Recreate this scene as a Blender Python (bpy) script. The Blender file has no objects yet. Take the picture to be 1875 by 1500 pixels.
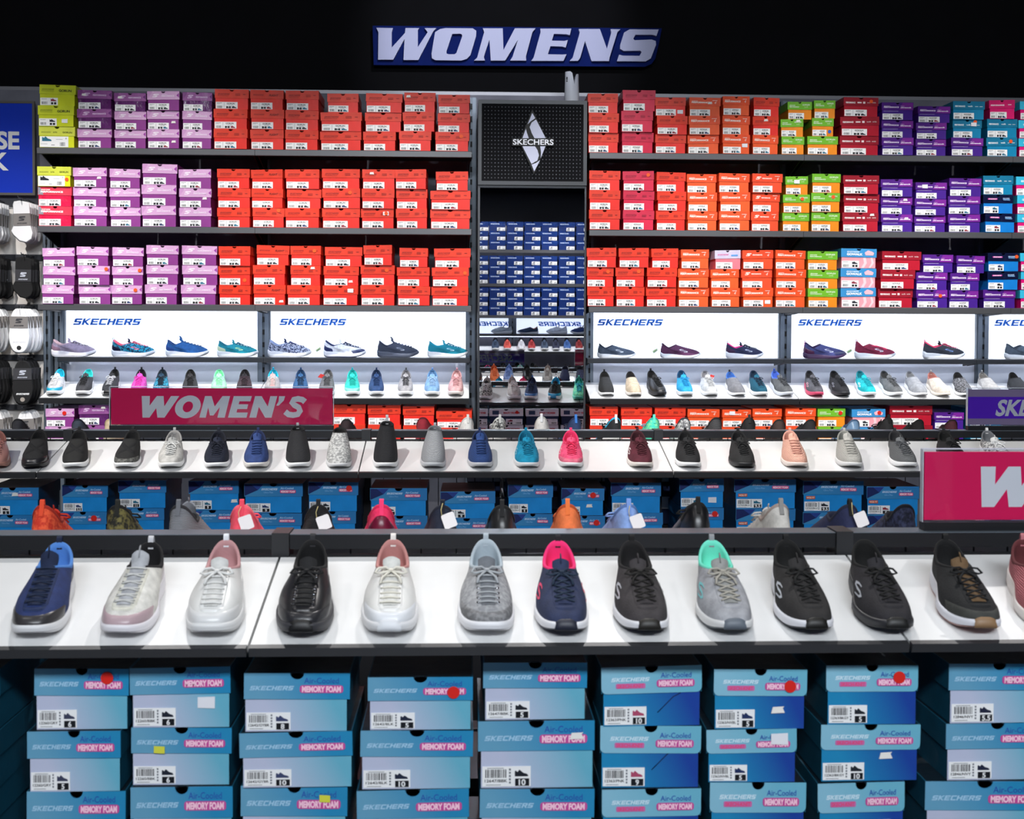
import bpy, bmesh, math, random
from mathutils import Vector, Matrix
from mathutils.geometry import tessellate_polygon
random.seed(7)
SC = bpy.context.scene
COL = SC.collection
PI = math.pi

# ------------------------------------------------------------------ camera
F = 2200.0                       # focal length in pixels of the 1875 px wide frame
CAMZ = 1.75
YAW, PITCH, ROLL, SHY = 0.039, math.radians(1.5), 0.0038, -101.0
cam_d = bpy.data.cameras.new('camera')
cam = bpy.data.objects.new('camera', cam_d); COL.objects.link(cam)
cam_d.sensor_width = 36.0; cam_d.lens = 36.0 * F / 1875.0
cam_d.shift_y = SHY / 1875.0
cam_d.clip_end = 60
cam_d.dof.use_dof = True; cam_d.dof.focus_distance = 5.4; cam_d.dof.aperture_fstop = 9.0
CAMR = Matrix.Rotation(-YAW, 3, 'Z') @ Matrix.Rotation(PI/2 - PITCH, 3, 'X') @ Matrix.Rotation(ROLL, 3, 'Z')
cam.matrix_world = Matrix.Translation((0, 0, CAMZ)) @ CAMR.to_4x4()
SC.camera = cam

def P(x, y, Y):
    """world point at distance Y that the photograph shows at pixel x, y"""
    d = CAMR @ Vector(((x - 937.5) / F, (750 - y + SHY) / F, -1))
    k = Y / d.y
    return Vector((d.x * k, Y, CAMZ + d.z * k))

# ------------------------------------------------------------------ world, exposure
w = bpy.data.worlds.new('world'); SC.world = w; w.use_nodes = True
w.node_tree.nodes['Background'].inputs[0].default_value = (0.5, 0.6, 0.8, 1)
w.node_tree.nodes['Background'].inputs[1].default_value = 0.05
SC.view_settings.view_transform = 'Standard'; SC.view_settings.look = 'None'
SC.view_settings.exposure = 0.3; SC.view_settings.gamma = 1.0
SC.view_settings.use_curve_mapping = False
SC.cycles.max_bounces = 6; SC.cycles.diffuse_bounces = 3; SC.cycles.glossy_bounces = 3
SC.cycles.transmission_bounces = 4; SC.cycles.transparent_max_bounces = 6
SC.cycles.caustics_reflective = False; SC.cycles.caustics_refractive = False
SC.cycles.use_denoising = True

# ------------------------------------------------------------------ lamps of the shop, and added lights
def spot(name, loc, target, power, angle=60, blend=0.6, color=(1, 0.97, 0.94), r=0.04):
    l = bpy.data.lights.new(name, 'SPOT'); l.energy = power; l.spot_size = math.radians(angle)
    l.spot_blend = blend; l.color = color; l.shadow_soft_size = r
    o = bpy.data.objects.new(name, l); COL.objects.link(o)
    o.location = loc
    o.rotation_euler = (Vector(target) - Vector(loc)).to_track_quat('-Z', 'Y').to_euler()
    return o
def area(name, loc, target, power, sx, sy, color=(0.85, 0.92, 1)):
    l = bpy.data.lights.new(name, 'AREA'); l.energy = power; l.shape = 'RECTANGLE'; l.size = sx; l.size_y = sy; l.color = color
    o = bpy.data.objects.new(name, l); COL.objects.link(o)
    o.location = loc
    o.rotation_euler = (Vector(target) - Vector(loc)).to_track_quat('-Z', 'Y').to_euler()
    return o
for x in (-3.9, -2.8, -1.7, -0.5, 0.7, 1.9, 3.1):                    # track spots washing the back wall
    spot('wall_spot', (x, 4.7, 4.35), (x + 0.1, 6.85, 1.45), 330, 50, 0.9)
for x in (-2.6, -0.6, 1.4):                                          # track spots on the middle gondola, from the left
    spot('aisle_spot', (x - 1.2, 3.2, 4.3), (x + 0.45, 4.75, 1.2), 300, 50, 0.5, r=0.03)
for x in (-1.3, 0.9):                                                # track spots on the near gondola, from both sides
    spot('near_spot', (x - 0.9, 1.5, 4.3), (x + 0.1, 2.35, 1.2), 40, 64, 0.9, r=0.03)
    spot('near_spot', (x + 1.6, 1.5, 4.3), (x + 0.5, 2.35, 1.2), 26, 64, 0.9, r=0.03)
for x in (-1.2, 0.6, 2.4):
    spot('rear_spot', (x, 4.6, 4.35), (x, 2.75, 1.3), 200, 50, 0.5)
for x in (0.0, 1.1):
    spot('rear_spot', (x, 5.15, 4.4), (x + .1, 5.25, 1.2), 70, 30, 0.6)  # unseen spots added to brighten the middle gondola's rear in the mirror
for x in (-1.6, 0.2, 2.0):                                           # spots washing the wall behind the camera
    spot('opposite_spot', (x, -0.4, 4.35), (x, -2.6, 1.9), 380, 62, 0.6)
spot('added_sign_spot', (0.2, 5.0, 4.4), (0.2, 7.55, 3.55), 150, 40, 0.6, (0.9, 0.92, 1))  # extra spot added to brighten the fascia sign
for x in (-1.0, 0.3, 1.6): area('ceiling_panel', (x, -2.9, 4.35), (x, 2.2, 0.9), 95, 1.2, 0.5, (0.88, 0.94, 1))  # unseen area lamps added to fill the fronts facing the camera

# ------------------------------------------------------------------ materials
def lin(h):
    h = h.lstrip('#'); c = [int(h[i:i+2], 16) / 255 for i in (0, 2, 4)]
    return tuple(v / 12.92 if v <= 0.04045 else ((v + 0.055) / 1.055) ** 2.4 for v in c) + (1,)
_M = {}
def mat(hexc, kind='paint', hex2=None):
    key = (hexc, kind, hex2)
    if key in _M: return _M[key]
    m = bpy.data.materials.new(kind + '_' + hexc.strip('#')); m.use_nodes = True
    nt = m.node_tree; N = nt.nodes; L = nt.links
    b = N['Principled BSDF']; b.inputs['Base Color'].default_value = lin(hexc)
    def tex(scale, detail=2, kind2='ShaderNodeTexNoise'):
        tc = N.new('ShaderNodeTexCoord'); t = N.new(kind2)
        t.inputs['Scale'].default_value = scale
        if kind2 == 'ShaderNodeTexNoise': t.inputs['Detail'].default_value = detail
        L.new(tc.outputs['Object'], t.inputs['Vector']); return t
    def bump(src, strength, dist=0.002):
        bn = N.new('ShaderNodeBump'); bn.inputs['Strength'].default_value = strength
        bn.inputs['Distance'].default_value = dist
        L.new(src, bn.inputs['Height']); L.new(bn.outputs[0], b.inputs['Normal'])
    def mix2(t, c1, c2, lo=0.35, hi=0.65):
        r = N.new('ShaderNodeValToRGB'); r.color_ramp.elements[0].position = lo; r.color_ramp.elements[1].position = hi
        r.color_ramp.elements[0].color = c1; r.color_ramp.elements[1].color = c2
        L.new(t, r.inputs[0]); L.new(r.outputs[0], b.inputs['Base Color'])
    c = lin(hexc)
    def sh(k): return tuple(min(1, v * k) for v in c[:3]) + (1,)
    if kind == 'card':
        t = tex(14, 3); mix2(t.outputs[0], sh(0.88), sh(1.06), 0.3, 0.7)
        b.inputs['Roughness'].default_value = 0.42; b.inputs['Specular IOR Level'].default_value = 0.25; bump(t.outputs[0], 0.35, 0.006)
    elif kind == 'glosscard':
        t = tex(22, 4); mix2(t.outputs[0], sh(0.8), sh(1.15), 0.3, 0.7)
        b.inputs['Roughness'].default_value = 0.22; bump(t.outputs[0], 0.7, 0.01)
    elif kind == 'facet':                                             # printed triangular facets
        t = tex(18, 0, 'ShaderNodeTexVoronoi'); mix2(t.outputs['Color'], c, lin(hex2), 0.2, 0.8)
        b.inputs['Roughness'].default_value = 0.3
        n = tex(20, 3); bump(n.outputs[0], 0.5, 0.006)
    elif kind == 'gradx':                                             # printed left-to-right fade
        tc = N.new('ShaderNodeTexCoord'); sx = N.new('ShaderNodeSeparateXYZ'); L.new(tc.outputs['Object'], sx.inputs[0])
        mr = N.new('ShaderNodeMapRange'); mr.inputs[1].default_value = -0.07; mr.inputs[2].default_value = 0.095
        mt = N.new('ShaderNodeMath'); mt.operation = 'ADD'; L.new(sx.outputs[0], mt.inputs[0])
        m3 = N.new('ShaderNodeMath'); m3.operation = 'MULTIPLY'; m3.inputs[1].default_value = 0.5
        L.new(sx.outputs[2], m3.inputs[0]); L.new(m3.outputs[0], mt.inputs[1])
        L.new(mt.outputs[0], mr.inputs[0]); mix2(mr.outputs[0], c, lin(hex2), 0.25, 1.0)
        b.inputs['Roughness'].default_value = 0.35
        n = tex(14, 3); bump(n.outputs[0], 0.3, 0.005)
    elif kind == 'knit':
        t = tex(420, 1); bump(t.outputs[0], 0.6, 0.0012); b.inputs['Roughness'].default_value = 0.85
        n = tex(60, 3); mix2(n.outputs[0], sh(0.8), sh(1.15), 0.3, 0.7)
    elif kind == 'rib':
        t = tex(95, 1, 'ShaderNodeTexWave'); t.bands_direction = 'Z'; t.inputs['Distortion'].default_value = 3.5
        bump(t.outputs[0], 0.8, 0.002); b.inputs['Roughness'].default_value = 0.85
        mix2(t.outputs[0], sh(0.6), sh(1.15))
    elif kind == 'heather':
        t = tex(110, 4); mix2(t.outputs[0], c, lin(hex2 or '#888888'), 0.42, 0.6)
        b.inputs['Roughness'].default_value = 0.85; bump(t.outputs[0], 0.4, 0.001)
    elif kind == 'leather':
        t = tex(90, 4); bump(t.outputs[0], 0.25, 0.001); b.inputs['Roughness'].default_value = 0.32
    elif kind == 'rubber':
        t = tex(200, 2); bump(t.outputs[0], 0.1, 0.0006); b.inputs['Roughness'].default_value = 0.5
    elif kind == 'metal':
        t = tex(120, 2); bump(t.outputs[0], 0.06, 0.0005); b.inputs['Roughness'].default_value = 0.42; b.inputs['Metallic'].default_value = 0.35
    elif kind == 'board':                                             # laminated shelf
        t = tex(9, 3); mix2(t.outputs[0], sh(0.96), sh(1.0)); b.inputs['Roughness'].default_value = 0.2
    elif kind == 'matte':
        t = tex(5, 3); mix2(t.outputs[0], sh(0.85), sh(1.1)); b.inputs['Roughness'].default_value = 0.85
        b.inputs['Specular IOR Level'].default_value = 0.15
    elif kind == 'gloss':
        t = tex(7, 2); mix2(t.outputs[0], sh(0.97), sh(1.03)); b.inputs['Roughness'].default_value = 0.08
    elif kind == 'chrome':
        t = tex(40, 2); bump(t.outputs[0], 0.02, 0.0002); b.inputs['Metallic'].default_value = 1; b.inputs['Roughness'].default_value = 0.2
    elif kind == 'glow':
        b.inputs['Emission Color'].default_value = c; b.inputs['Emission Strength'].default_value = float(hex2)
    elif kind == 'acrylic':                                           # clear sheet: see-through with a gloss reflection
        tr = N.new('ShaderNodeBsdfTransparent'); gl = N.new('ShaderNodeBsdfGlossy'); gl.inputs['Roughness'].default_value = 0.03
        fr = N.new('ShaderNodeFresnel'); fr.inputs[0].default_value = 1.5; mx_ = N.new('ShaderNodeMixShader')
        L.new(fr.outputs[0], mx_.inputs[0]); L.new(tr.outputs[0], mx_.inputs[1]); L.new(gl.outputs[0], mx_.inputs[2])
        tr.inputs[0].default_value = (0.94, 0.95, 0.97, 1)
        L.new(mx_.outputs[0], N['Material Output'].inputs[0])
    elif kind == 'mirror':
        b.inputs['Metallic'].default_value = 1; b.inputs['Roughness'].default_value = 0.0
    elif kind == 'cloth':
        t = tex(300, 2); bump(t.outputs[0], 0.5, 0.001); b.inputs['Roughness'].default_value = 0.9
    else:
        t = tex(30, 2); bump(t.outputs[0], 0.05, 0.0006); b.inputs['Roughness'].default_value = 0.5; b.inputs['Specular IOR Level'].default_value = 0.25
    _M[key] = m
    return m

# ------------------------------------------------------------------ mesh helpers
class MB:
    def __init__(s): s.v = []; s.f = []; s.m = []; s.mats = []; s.smooth = []
    def mi(s, m):
        if m not in s.mats: s.mats.append(m)
        return s.mats.index(m)
    def add(s, vs, fs, m, smooth=False):
        b = len(s.v); s.v += [tuple(v) for v in vs]; k = s.mi(m)
        for f in fs: s.f.append([b + i for i in f]); s.m.append(k); s.smooth.append(smooth)
    def box(s, x0, x1, y0, y1, z0, z1, m, M=None):
        vs = [Vector((x, y, z)) for z in (z0, z1) for y in (y0, y1) for x in (x0, x1)]
        if M: vs = [M @ v for v in vs]
        s.add(vs, [(0, 2, 3, 1), (4, 5, 7, 6), (0, 1, 5, 4), (1, 3, 7, 5), (3, 2, 6, 7), (2, 0, 4, 6)], m)
    def bbox(s, x0, x1, y0, y1, z0, z1, m, c=0.004):
        """box with chamfered front edges along x"""
        pr = [(y0 + c, z0), (y0, z0 + c), (y0, z1 - c), (y0 + c, z1), (y1, z1), (y1, z0)]
        n = len(pr); vs = [(x, y, z) for x in (x0, x1) for y, z in pr]
        fs = [(i, (i+1) % n, n + (i+1) % n, n + i) for i in range(n)] + [tuple(range(n))[::-1], tuple(range(n, 2*n))]
        s.add(vs, fs, m)
    def poly(s, pts, m, y=0.0, t=0.0, holes=(), map=None):
        """flat figure in the xz plane facing -y; t = thickness"""
        loops = [[Vector((a, 0, b)) for a, b in pts]] + [[Vector((a, 0, b)) for a, b in h] for h in holes]
        flat = [p for l in loops for p in l]
        tris = tessellate_polygon([[Vector((p.x, p.z, 0)) for p in l] for l in loops])
        def orient(t3, front):
            a, b, c = (flat[i] for i in t3)
            cr = (b.x - a.x) * (c.z - a.z) - (b.z - a.z) * (c.x - a.x)
            ok = cr > 0
            return t3 if ok == front else t3[::-1]
        f1 = [orient(tuple(t3), True) for t3 in tris]
        vs = [Vector((p.x, y, p.z)) for p in flat]; fs = list(f1)
        if t > 0:
            n = len(flat); vs += [Vector((p.x, y + t, p.z)) for p in flat]
            fs += [tuple(n + i for i in f[::-1]) for f in f1]
            k = 0
            for l in loops:
                for i in range(len(l)): j = (i + 1) % len(l); fs.append((k + i, k + j, n + k + j, n + k + i))
                k += len(l)
        if map: vs = [map(v) for v in vs]
        s.add(vs, fs, m)
    def quad(s, x0, x1, z0, z1, m, y=0.0, map=None): s.poly([(x0, z0), (x1, z0), (x1, z1), (x0, z1)], m, y, 0, (), map)
    def disc(s, cx, cz, r, m, y=0.0, n=16, t=0): s.poly([(cx + r*math.cos(2*PI*i/n), cz + r*math.sin(2*PI*i/n)) for i in range(n)], m, y, t)
    def tube(s, pts, r, m, n=6, closed=False, flat=1.0, up=None):
        pts = [Vector(p) for p in pts]; rings = []
        pu = None
        for i, p in enumerate(pts):
            a = pts[i-1] if i else (pts[-1] if closed else p); c = pts[i+1] if i < len(pts)-1 else (pts[0] if closed else p)
            d = (c - a).normalized()
            u = Vector(up) if up else (pu or (Vector((0, 0, 1)) if abs(d.z) < 0.9 else Vector((1, 0, 0))))
            side = d.cross(u)
            if side.length < 1e-6: side = d.orthogonal()
            side.normalize(); uu = side.cross(d).normalized(); pu = uu
            rr = r[i] if isinstance(r, (list, tuple)) else r
            rings.append([p + side * (rr * math.cos(2*PI*k/n)) + uu * (rr * flat * math.sin(2*PI*k/n)) for k in range(n)])
        vs = [v for rg in rings for v in rg]; fs = []
        R = len(rings)
        for i in range(R if closed else R - 1):
            j = (i + 1) % R
            for k in range(n): fs.append((i*n + k, i*n + (k+1) % n, j*n + (k+1) % n, j*n + k))
        if not closed: fs += [tuple(range(n))[::-1], tuple((R-1)*n + k for k in range(n))]
        s.add(vs, fs, m, True)
    def grid(s, rows, m, wrap=False, smooth=True, flip=False):
        n = len(rows[0]); vs = [v for r in rows for v in r]; fs = []
        for i in range(len(rows) - 1):
            for k in range(n if wrap else n - 1):
                f = (i*n + k, i*n + (k+1) % n, (i+1)*n + (k+1) % n, (i+1)*n + k)
                fs.append(f[::-1] if flip else f)
        s.add(vs, fs, m, smooth)
    def cap(s, ring, m, flip=False, smooth=False):
        f = tuple(range(len(ring))); s.add(ring, [f[::-1] if flip else f], m, smooth)
    def text(s, txt, x, z, h, m, y=0.0, width=None, shear=0.0, bold=0.0, map=None, align='L'):
        vs, fs, wd = glyphs(txt, bold)
        kx = (width / wd) if width else h
        if align == 'C': x -= wd * kx / 2
        if align == 'R': x -= wd * kx
        out = [Vector((x + a * kx + shear * b * h, y, z + b * h)) for a, b in vs]
        if map: out = [map(v) for v in out]
        s.add(out, fs, m)
    def stroke(s, pts, wd, m, y=0.0, t=0.0, map=None):
        L_, R_ = [], []
        for i, p in enumerate(pts):
            a = pts[max(0, i-1)]; c = pts[min(len(pts)-1, i+1)]; dx, dz = c[0]-a[0], c[1]-a[1]; n = math.hypot(dx, dz)
            L_.append((p[0]-dz/n*wd/2, p[1]+dx/n*wd/2)); R_.append((p[0]+dz/n*wd/2, p[1]-dx/n*wd/2))
        s.poly(L_ + R_[::-1], m, y, t, (), map)
    def word(s, x, z, h, width, m, y=0.0, shear=0.35, map=None, txt='SKECHERS', t=0.0, rev=False):
        """wide slanted block lettering"""
        n = len(txt); pitch = width / (n + 0.0); lw = pitch * 0.88
        for i, ch in enumerate(txt):
            for pl in BLOCK[ch]:
                pts = []
                for a, b in pl:
                    X = x + i * pitch + a * lw + shear * b * h; pts.append((X, z + b * h))
                s.poly(pts, m, y, t, (), map)
    def build(s, name, parent=None, link=True):
        me = bpy.data.meshes.new(name); me.from_pydata(s.v, [], s.f)
        for m in s.mats: me.materials.append(m)
        me.polygons.foreach_set('material_index', s.m); me.polygons.foreach_set('use_smooth', s.smooth)
        me.update()
        if not link: return me
        return obj(name, me, parent)

def obj(name, me, parent=None):
    o = bpy.data.objects.new(name, me); COL.objects.link(o)
    if parent is not None: o.parent = parent
    return o
LABELS = {}
def tag(o, label, cat, group=None, kind=None):
    assert label not in LABELS or (group and LABELS[label] == group), label
    assert 4 <= len(label.split()) <= 16, (len(label.split()), label)
    LABELS[label] = group
    o['label'] = label; o['category'] = cat
    if group: o['group'] = group
    if kind: o['kind'] = kind
    return o
def thing(name, label, cat, loc=(0, 0, 0), rot=(0, 0, 0), group=None):
    o = bpy.data.objects.new(name, None); COL.objects.link(o); o.empty_display_size = 0.05
    o.location = loc; o.rotation_euler = rot
    return tag(o, label, cat, group)
def struct(name, mb, label=None):
    o = mb.build(name); o['kind'] = 'structure'
    if label: o['label'] = label; o['category'] = name.split('_')[0]
    return o

_G = {}
def glyphs(txt, bold=0.0):
    key = (txt, bold)
    if key in _G: return _G[key]
    cu = bpy.data.curves.new('t', 'FONT'); cu.body = txt; cu.size = 1.0; cu.resolution_u = 3 if len(txt) > 3 else 5; cu.offset = bold
    cu.fill_mode = 'BOTH'
    o = bpy.data.objects.new('t', cu); COL.objects.link(o)
    dg = bpy.context.evaluated_depsgraph_get()
    me = bpy.data.meshes.new_from_object(o.evaluated_get(dg))
    vs = [(v.co.x, v.co.y) for v in me.vertices]; fs = [tuple(p.vertices) for p in me.polygons]
    nz = sum(p.normal.z for p in me.polygons)
    bpy.data.objects.remove(o); bpy.data.curves.remove(cu); bpy.data.meshes.remove(me)
    x0 = min(v[0] for v in vs); x1 = max(v[0] for v in vs)
    H = 0.70
    vs = [((a - x0) / H, b / H) for a, b in vs]
    if nz < 0: fs = [f[::-1] for f in fs]
    _G[key] = (vs, fs, (x1 - x0) / H)
    return _G[key]

q, e = 0.24, 0.3                 # bar height and stem width of the block letters
BLOCK = {
 'S': [[(0.10, 1), (1, 1), (1, 1-q), (0.32, 1-q), (0.32, 0.6), (0.98, 0.6), (0.98, 0.12), (0.86, 0), (0, 0), (0, q), (0.68, q), (0.68, 0.38), (0.02, 0.38), (0.0, 0.88)]],
 'K': [[(0, 0), (e, 0), (e, 0.40), (0.72, 0), (1.1, 0), (0.5, 0.52), (1.06, 1), (0.70, 1), (e, 0.64), (e, 1), (0, 1)]],
 'E': [[(0, 0), (1, 0), (1, q), (e, q), (e, 0.4), (0.92, 0.4), (0.92, 0.6), (e, 0.6), (e, 1-q), (1, 1-q), (1, 1), (0, 1)]],
 'C': [[(0.12, 0), (1, 0), (1, q), (e, q), (e, 1-q), (1, 1-q), (1, 1), (0.12, 1), (0, 0.88), (0, 0.12)]],
 'H': [[(0, 0), (e, 0), (e, 0.4), (1-e, 0.4), (1-e, 0), (1, 0), (1, 1), (1-e, 1), (1-e, 0.62), (e, 0.62), (e, 1), (0, 1)]],
 'R': [[(0, 0), (e, 0), (e, 1), (0, 1)], [(e, 1-q), (e, 1), (0.9, 1), (1, 0.9), (0.98, 0.46), (0.8, 0.38), (1.06, 0), (0.72, 0), (0.5, 0.36), (e, 0.36), (e, 0.58), (0.7, 0.58), (0.7, 1-q)]],
}
# ------------------------------------------------------------------ shoes
def smooth01(x): x = max(0.0, min(1.0, x)); return x * x * (3 - 2 * x)
class Last:
    """shape of one shoe: heel at the origin, toe towards -y, sole on z = 0"""
    D = dict(L=0.258, wh=0.034, wb=0.049, th=0.036, tf=0.024, hh=0.104, ha=0.074, ht=0.086, thr=0.45, aw=0.0305, toe=0.035, slim=1.0, flare=1.045, ins=0.42)
    def __init__(s, **k): s.__dict__.update(s.D); s.__dict__.update(k)
    def W(s, a): return (s.wh + (s.wb - s.wh) * smooth01((a - 0.25) / 0.42) - 0.004 * math.exp(-((a - 0.38) / 0.12) ** 2)) * s.slim
    def zb(s, a): return 0.024 * max(0, (a - 0.68) / 0.32) ** 2 + 0.008 * max(0, (0.1 - a) / 0.1) ** 2
    def zt(s, a): return s.zb(a) * 0.7 + s.th + (s.tf - s.th) * smooth01((a - 0.15) / 0.5) + 0.005 * smooth01((0.06 - a) / 0.06)
    def out(s, ph, k=1.0):
        a = (1 - math.cos(ph)) / 2; sn = math.sin(ph)
        x = (1 if sn >= 0 else -1) * s.W(a) * abs(sn) ** (0.62) * k
        bend = 0.006 * smooth01((a - 0.5) / 0.5)
        yc = -s.L / 2
        return Vector((x + bend, yc + (-s.L * a - yc) * (1 - (1 - k) * 0.45), 0)), a
    def S(s, ph, t):
        B, a = s.out(ph, 0.965); B.z = s.zt(a) - 0.003
        c = math.cos(ph); sn = math.sin(ph); wt = (1 - c) / 2
        s0 = 0.045; sc = (s0 + s.thr) / 2; ra = (s.thr - s0) / 2
        ca = sc - ra * c
        if wt < 0.5: z = s.ha + (s.hh - s.ha) * abs(c) ** 1.5
        else: z = s.ha + (s.ht - s.ha) * abs(c) ** 1.2
        C = Vector(((1 if sn >= 0 else -1) * s.aw * abs(sn) ** 0.8 + 0.002 * wt, -s.L * ca, z))
        fw = smooth01((wt - 0.45) / 0.5)
        P1 = B + Vector((0.003 * (1 if sn >= 0 else -1) * abs(sn), 0.003 * (1 - wt) * (c > 0), s.toe * (0.75 + 0.25 * (1 - fw))))
        if fw > 0: P1 = P1 + Vector((0, 0.006 * fw, 0))
        off = Vector((B.x - C.x, B.y - C.y, 0))
        side = C + Vector((off.x * 0.55, off.y * 0.3, -0.03))
        toe = C + Vector((off.x * 0.78, off.y * 0.52, -(C.z - s.zt(0.75)) * s.ins))
        P2 = side.lerp(toe, fw)
        u = 1 - t
        return B * (u*u*u) + P1 * (3*u*u*t) + P2 * (3*u*t*t) + C * (t*t*t)
    def N(s, ph, t):
        d = 0.02; t0 = min(t, 0.97)
        a = s.S(ph + d, t0) - s.S(ph - d, t0); b = s.S(ph, min(1, t0 + 0.02)) - s.S(ph, max(0, t0 - 0.02))
        n = a.cross(b)
        if n.length < 1e-9: return Vector((0, 0, 1))
        n.normalize()
        p = s.S(ph, t0); ctr = Vector((0.003, max(-s.L * 0.72, min(-s.L * 0.2, p.y)), p.z * 0.6))
        return n if n.dot(p - ctr) > 0 else -n
    def vamp(s, x, t):
        """angle whose surface point lies x to the side of the instep line"""
        x0 = s.S(PI, t).x; sg = -1 if x > 0 else 1; lo, hi = 0.0, 1.35
        for _ in range(14):
            mid = (lo + hi) / 2
            if abs(s.S(PI + sg * mid, t).x - x0) < abs(x): lo = mid
            else: hi = mid
        return PI + sg * lo
    def V(s, x, t, off=0.0):
        ph = s.vamp(x, t); return s.S(ph, t) + s.N(ph, t) * off

def patch(mb, fn, nu, nv, m):
    """raised patch: fn(u, v, off); rim sinks into the surface"""
    rows = []
    for i in range(nu + 1):
        rows.append([fn(i / nu, j / nv, 1.0 if 0 < i < nu and 0 < j < nv else -0.4) for j in range(nv + 1)])
    a, b, c = rows[1][1], rows[1][2] if nv > 1 else rows[1][0], rows[2][1] if nu > 1 else rows[0][1]
    mb.grid(rows, m)

def swoosh_S(cx=0, cz=0, k=1.0):
    """centre line of the slanted S, in units along the shoe and up"""
    return [[(1.05, 0.86), (0.75, 1.0), (0.30, 0.96), (0.16, 0.76), (0.38, 0.58), (0.72, 0.44), (0.80, 0.20), (0.50, 0.02), (-0.05, 0.04)]]

SMESH = {}
def shoe_meshes(style):
    if style in SMESH: return SMESH[style]
    ST = {
     'laced': dict(), 'chunky': dict(wb=0.051, wh=0.038, th=0.036, tf=0.026, toe=0.040, ht=0.092, hh=0.108, flare=1.06),
     'slip': dict(ht=0.088, hh=0.096, ha=0.068, thr=0.40, th=0.028, tf=0.018),
     'bootie': dict(hh=0.128, ha=0.122, ht=0.130, thr=0.34, aw=0.026, ins=0.60),
     'tallboot': dict(hh=0.150, ha=0.144, ht=0.150, thr=0.32, aw=0.026, ins=0.66),
     'knitlace': dict(hh=0.104, ht=0.094, thr=0.42), 'strap': dict(hh=0.108, ht=0.094, ha=0.075, thr=0.38),
    }[style]
    l = Last(**ST); parts = []
    G = bpy.data.materials.get('_slot') or bpy.data.materials.new('_slot')
    def fin(name, mb, role):
        parts.append((name, mb.build(name, link=False), role))
    NP_, NT = 44, 12
    phs = [2 * PI * i / NP_ for i in range(NP_)]
    # upper
    mb = MB(); mb.grid([[l.S(p, j / NT) for p in phs] for j in range(NT + 1)], G, wrap=True, flip=False)
    fin('upper', mb, 'upper')
    # lining: rolled collar and inside
    mb = MB(); rows = []
    C0 = [l.S(p, 1.0) for p in phs]; cen = sum(C0, Vector()) / NP_
    def inn(k, dz, zz=None):
        r = []
        for c in C0:
            d = Vector((cen.x - c.x, cen.y - c.y, 0)); d = d.normalized() * min(k, d.length * 0.9) if d.length else d
            r.append(Vector((c.x + d.x, c.y + d.y, (c.z + dz) if zz is None else zz)))
        return r
    rows = [inn(-0.0012, -0.006), inn(-0.0016, -0.0005), inn(0.001, 0.0022), inn(0.0045, 0.0012), inn(0.006, -0.008), inn(0.0065, -0.03), inn(0.007, 0, 0.042), inn(0.012, 0, 0.040)]
    mb.grid(rows, G, wrap=True); mb.cap(rows[-1], G)
    fin('collar_lining', mb, 'lining')
    # midsole
    mb = MB(); R = []
    def ring(k, fz): 
        r = []
        for p in phs:
            v, a = l.out(p, k); r.append(Vector((v.x, v.y, fz(a))))
        return r
    f = l.flare
    R = [ring(0.90, lambda a: l.zb(a) + 0.003), ring(0.985, lambda a: l.zb(a) + 0.004), ring(f, lambda a: l.zb(a) * .9 + 0.25 * (l.zt(a) - l.zb(a)) + .003),
         ring(f * 0.985, lambda a: l.zb(a) * .9 + 0.42 * (l.zt(a) - l.zb(a)) + .002), ring(f * 1.0, lambda a: l.zb(a) * .9 + 0.62 * (l.zt(a) - l.zb(a)) + .002),
         ring(f * 0.99, lambda a: l.zt(a) - 0.002), ring(0.975, lambda a: l.zt(a) + 0.001), ring(0.93, lambda a: l.zt(a) - 0.001)]
    mb.grid(R, G, wrap=True); mb.cap(R[0], G, True); mb.cap(R[-1], G)
    fin('midsole', mb, 'sole')
    # outsole
    mb = MB(); R = [ring(0.88, lambda a: l.zb(a)), ring(0.96, lambda a: l.zb(a)), ring(0.995, lambda a: l.zb(a) + 0.004), ring(0.93, lambda a: l.zb(a) + 0.0055)]
    mb.grid(R, G, wrap=True); mb.cap(R[0], G, True); mb.cap(R[-1], G)
    fin('outsole', mb, 'outsole')
    # toe cap: leather guard round the toe
    mb = MB()
    def guard(u, v, o):
        ph = PI - 1.15 + 2.3 * u; hgt = 0.33 - 0.16 * math.cos((u - 0.5) * 2.2 * PI) * 0.5 * (1 - abs(u - 0.5)) - 0.25 * abs(u - 0.5) ** 1.5
        t = 0.01 + v * hgt; return l.S(ph, t) + l.N(ph, t) * (0.0013 * o)
    patch(mb, guard, 22, 6, G); fin('toe_cap', mb, 'cap')
    # heel counter
    mb = MB()
    def counter(u, v, o):
        ph = -1.05 + 2.1 * u; t = 0.01 + v * (0.62 - 0.5 * abs(u - 0.5) ** 1.3 * 1.6); return l.S(ph, t) + l.N(ph, t) * (0.0013 * o)
    patch(mb, counter, 14, 6, G); fin('heel_counter', mb, 'counter')
    # rubber bumper that climbs from the outsole over the toe
    mb = MB(); rows = []
    for i in range(9):
        u = (i / 8 - 0.5); ph = PI + u * 0.42; col_ = []
        for k, fz in ((1.0, 0.0), (f + 0.03, 0.25), (f + 0.03, 0.65), (1.0, 1.06)):
            v, a = l.out(ph, k + 0.012); zz = l.zb(a) + fz * (l.zt(a) - l.zb(a)) * (1 - 0.8 * abs(u) ** 2)
            col_.append(Vector((v.x, v.y - 0.0012, zz)))
        ps = l.S(ph, 0.10 * (1 - 2.6 * u * u)) + l.N(ph, 0.1) * 0.0022; col_.append(ps)
        col_.append(l.S(ph, 0.13 * (1 - 2.6 * u * u)) - l.N(ph, 0.1) * 0.001)
        rows.append(col_)
    mb.grid(rows, G); fin('toe_bumper', mb, 'bumper')
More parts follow.
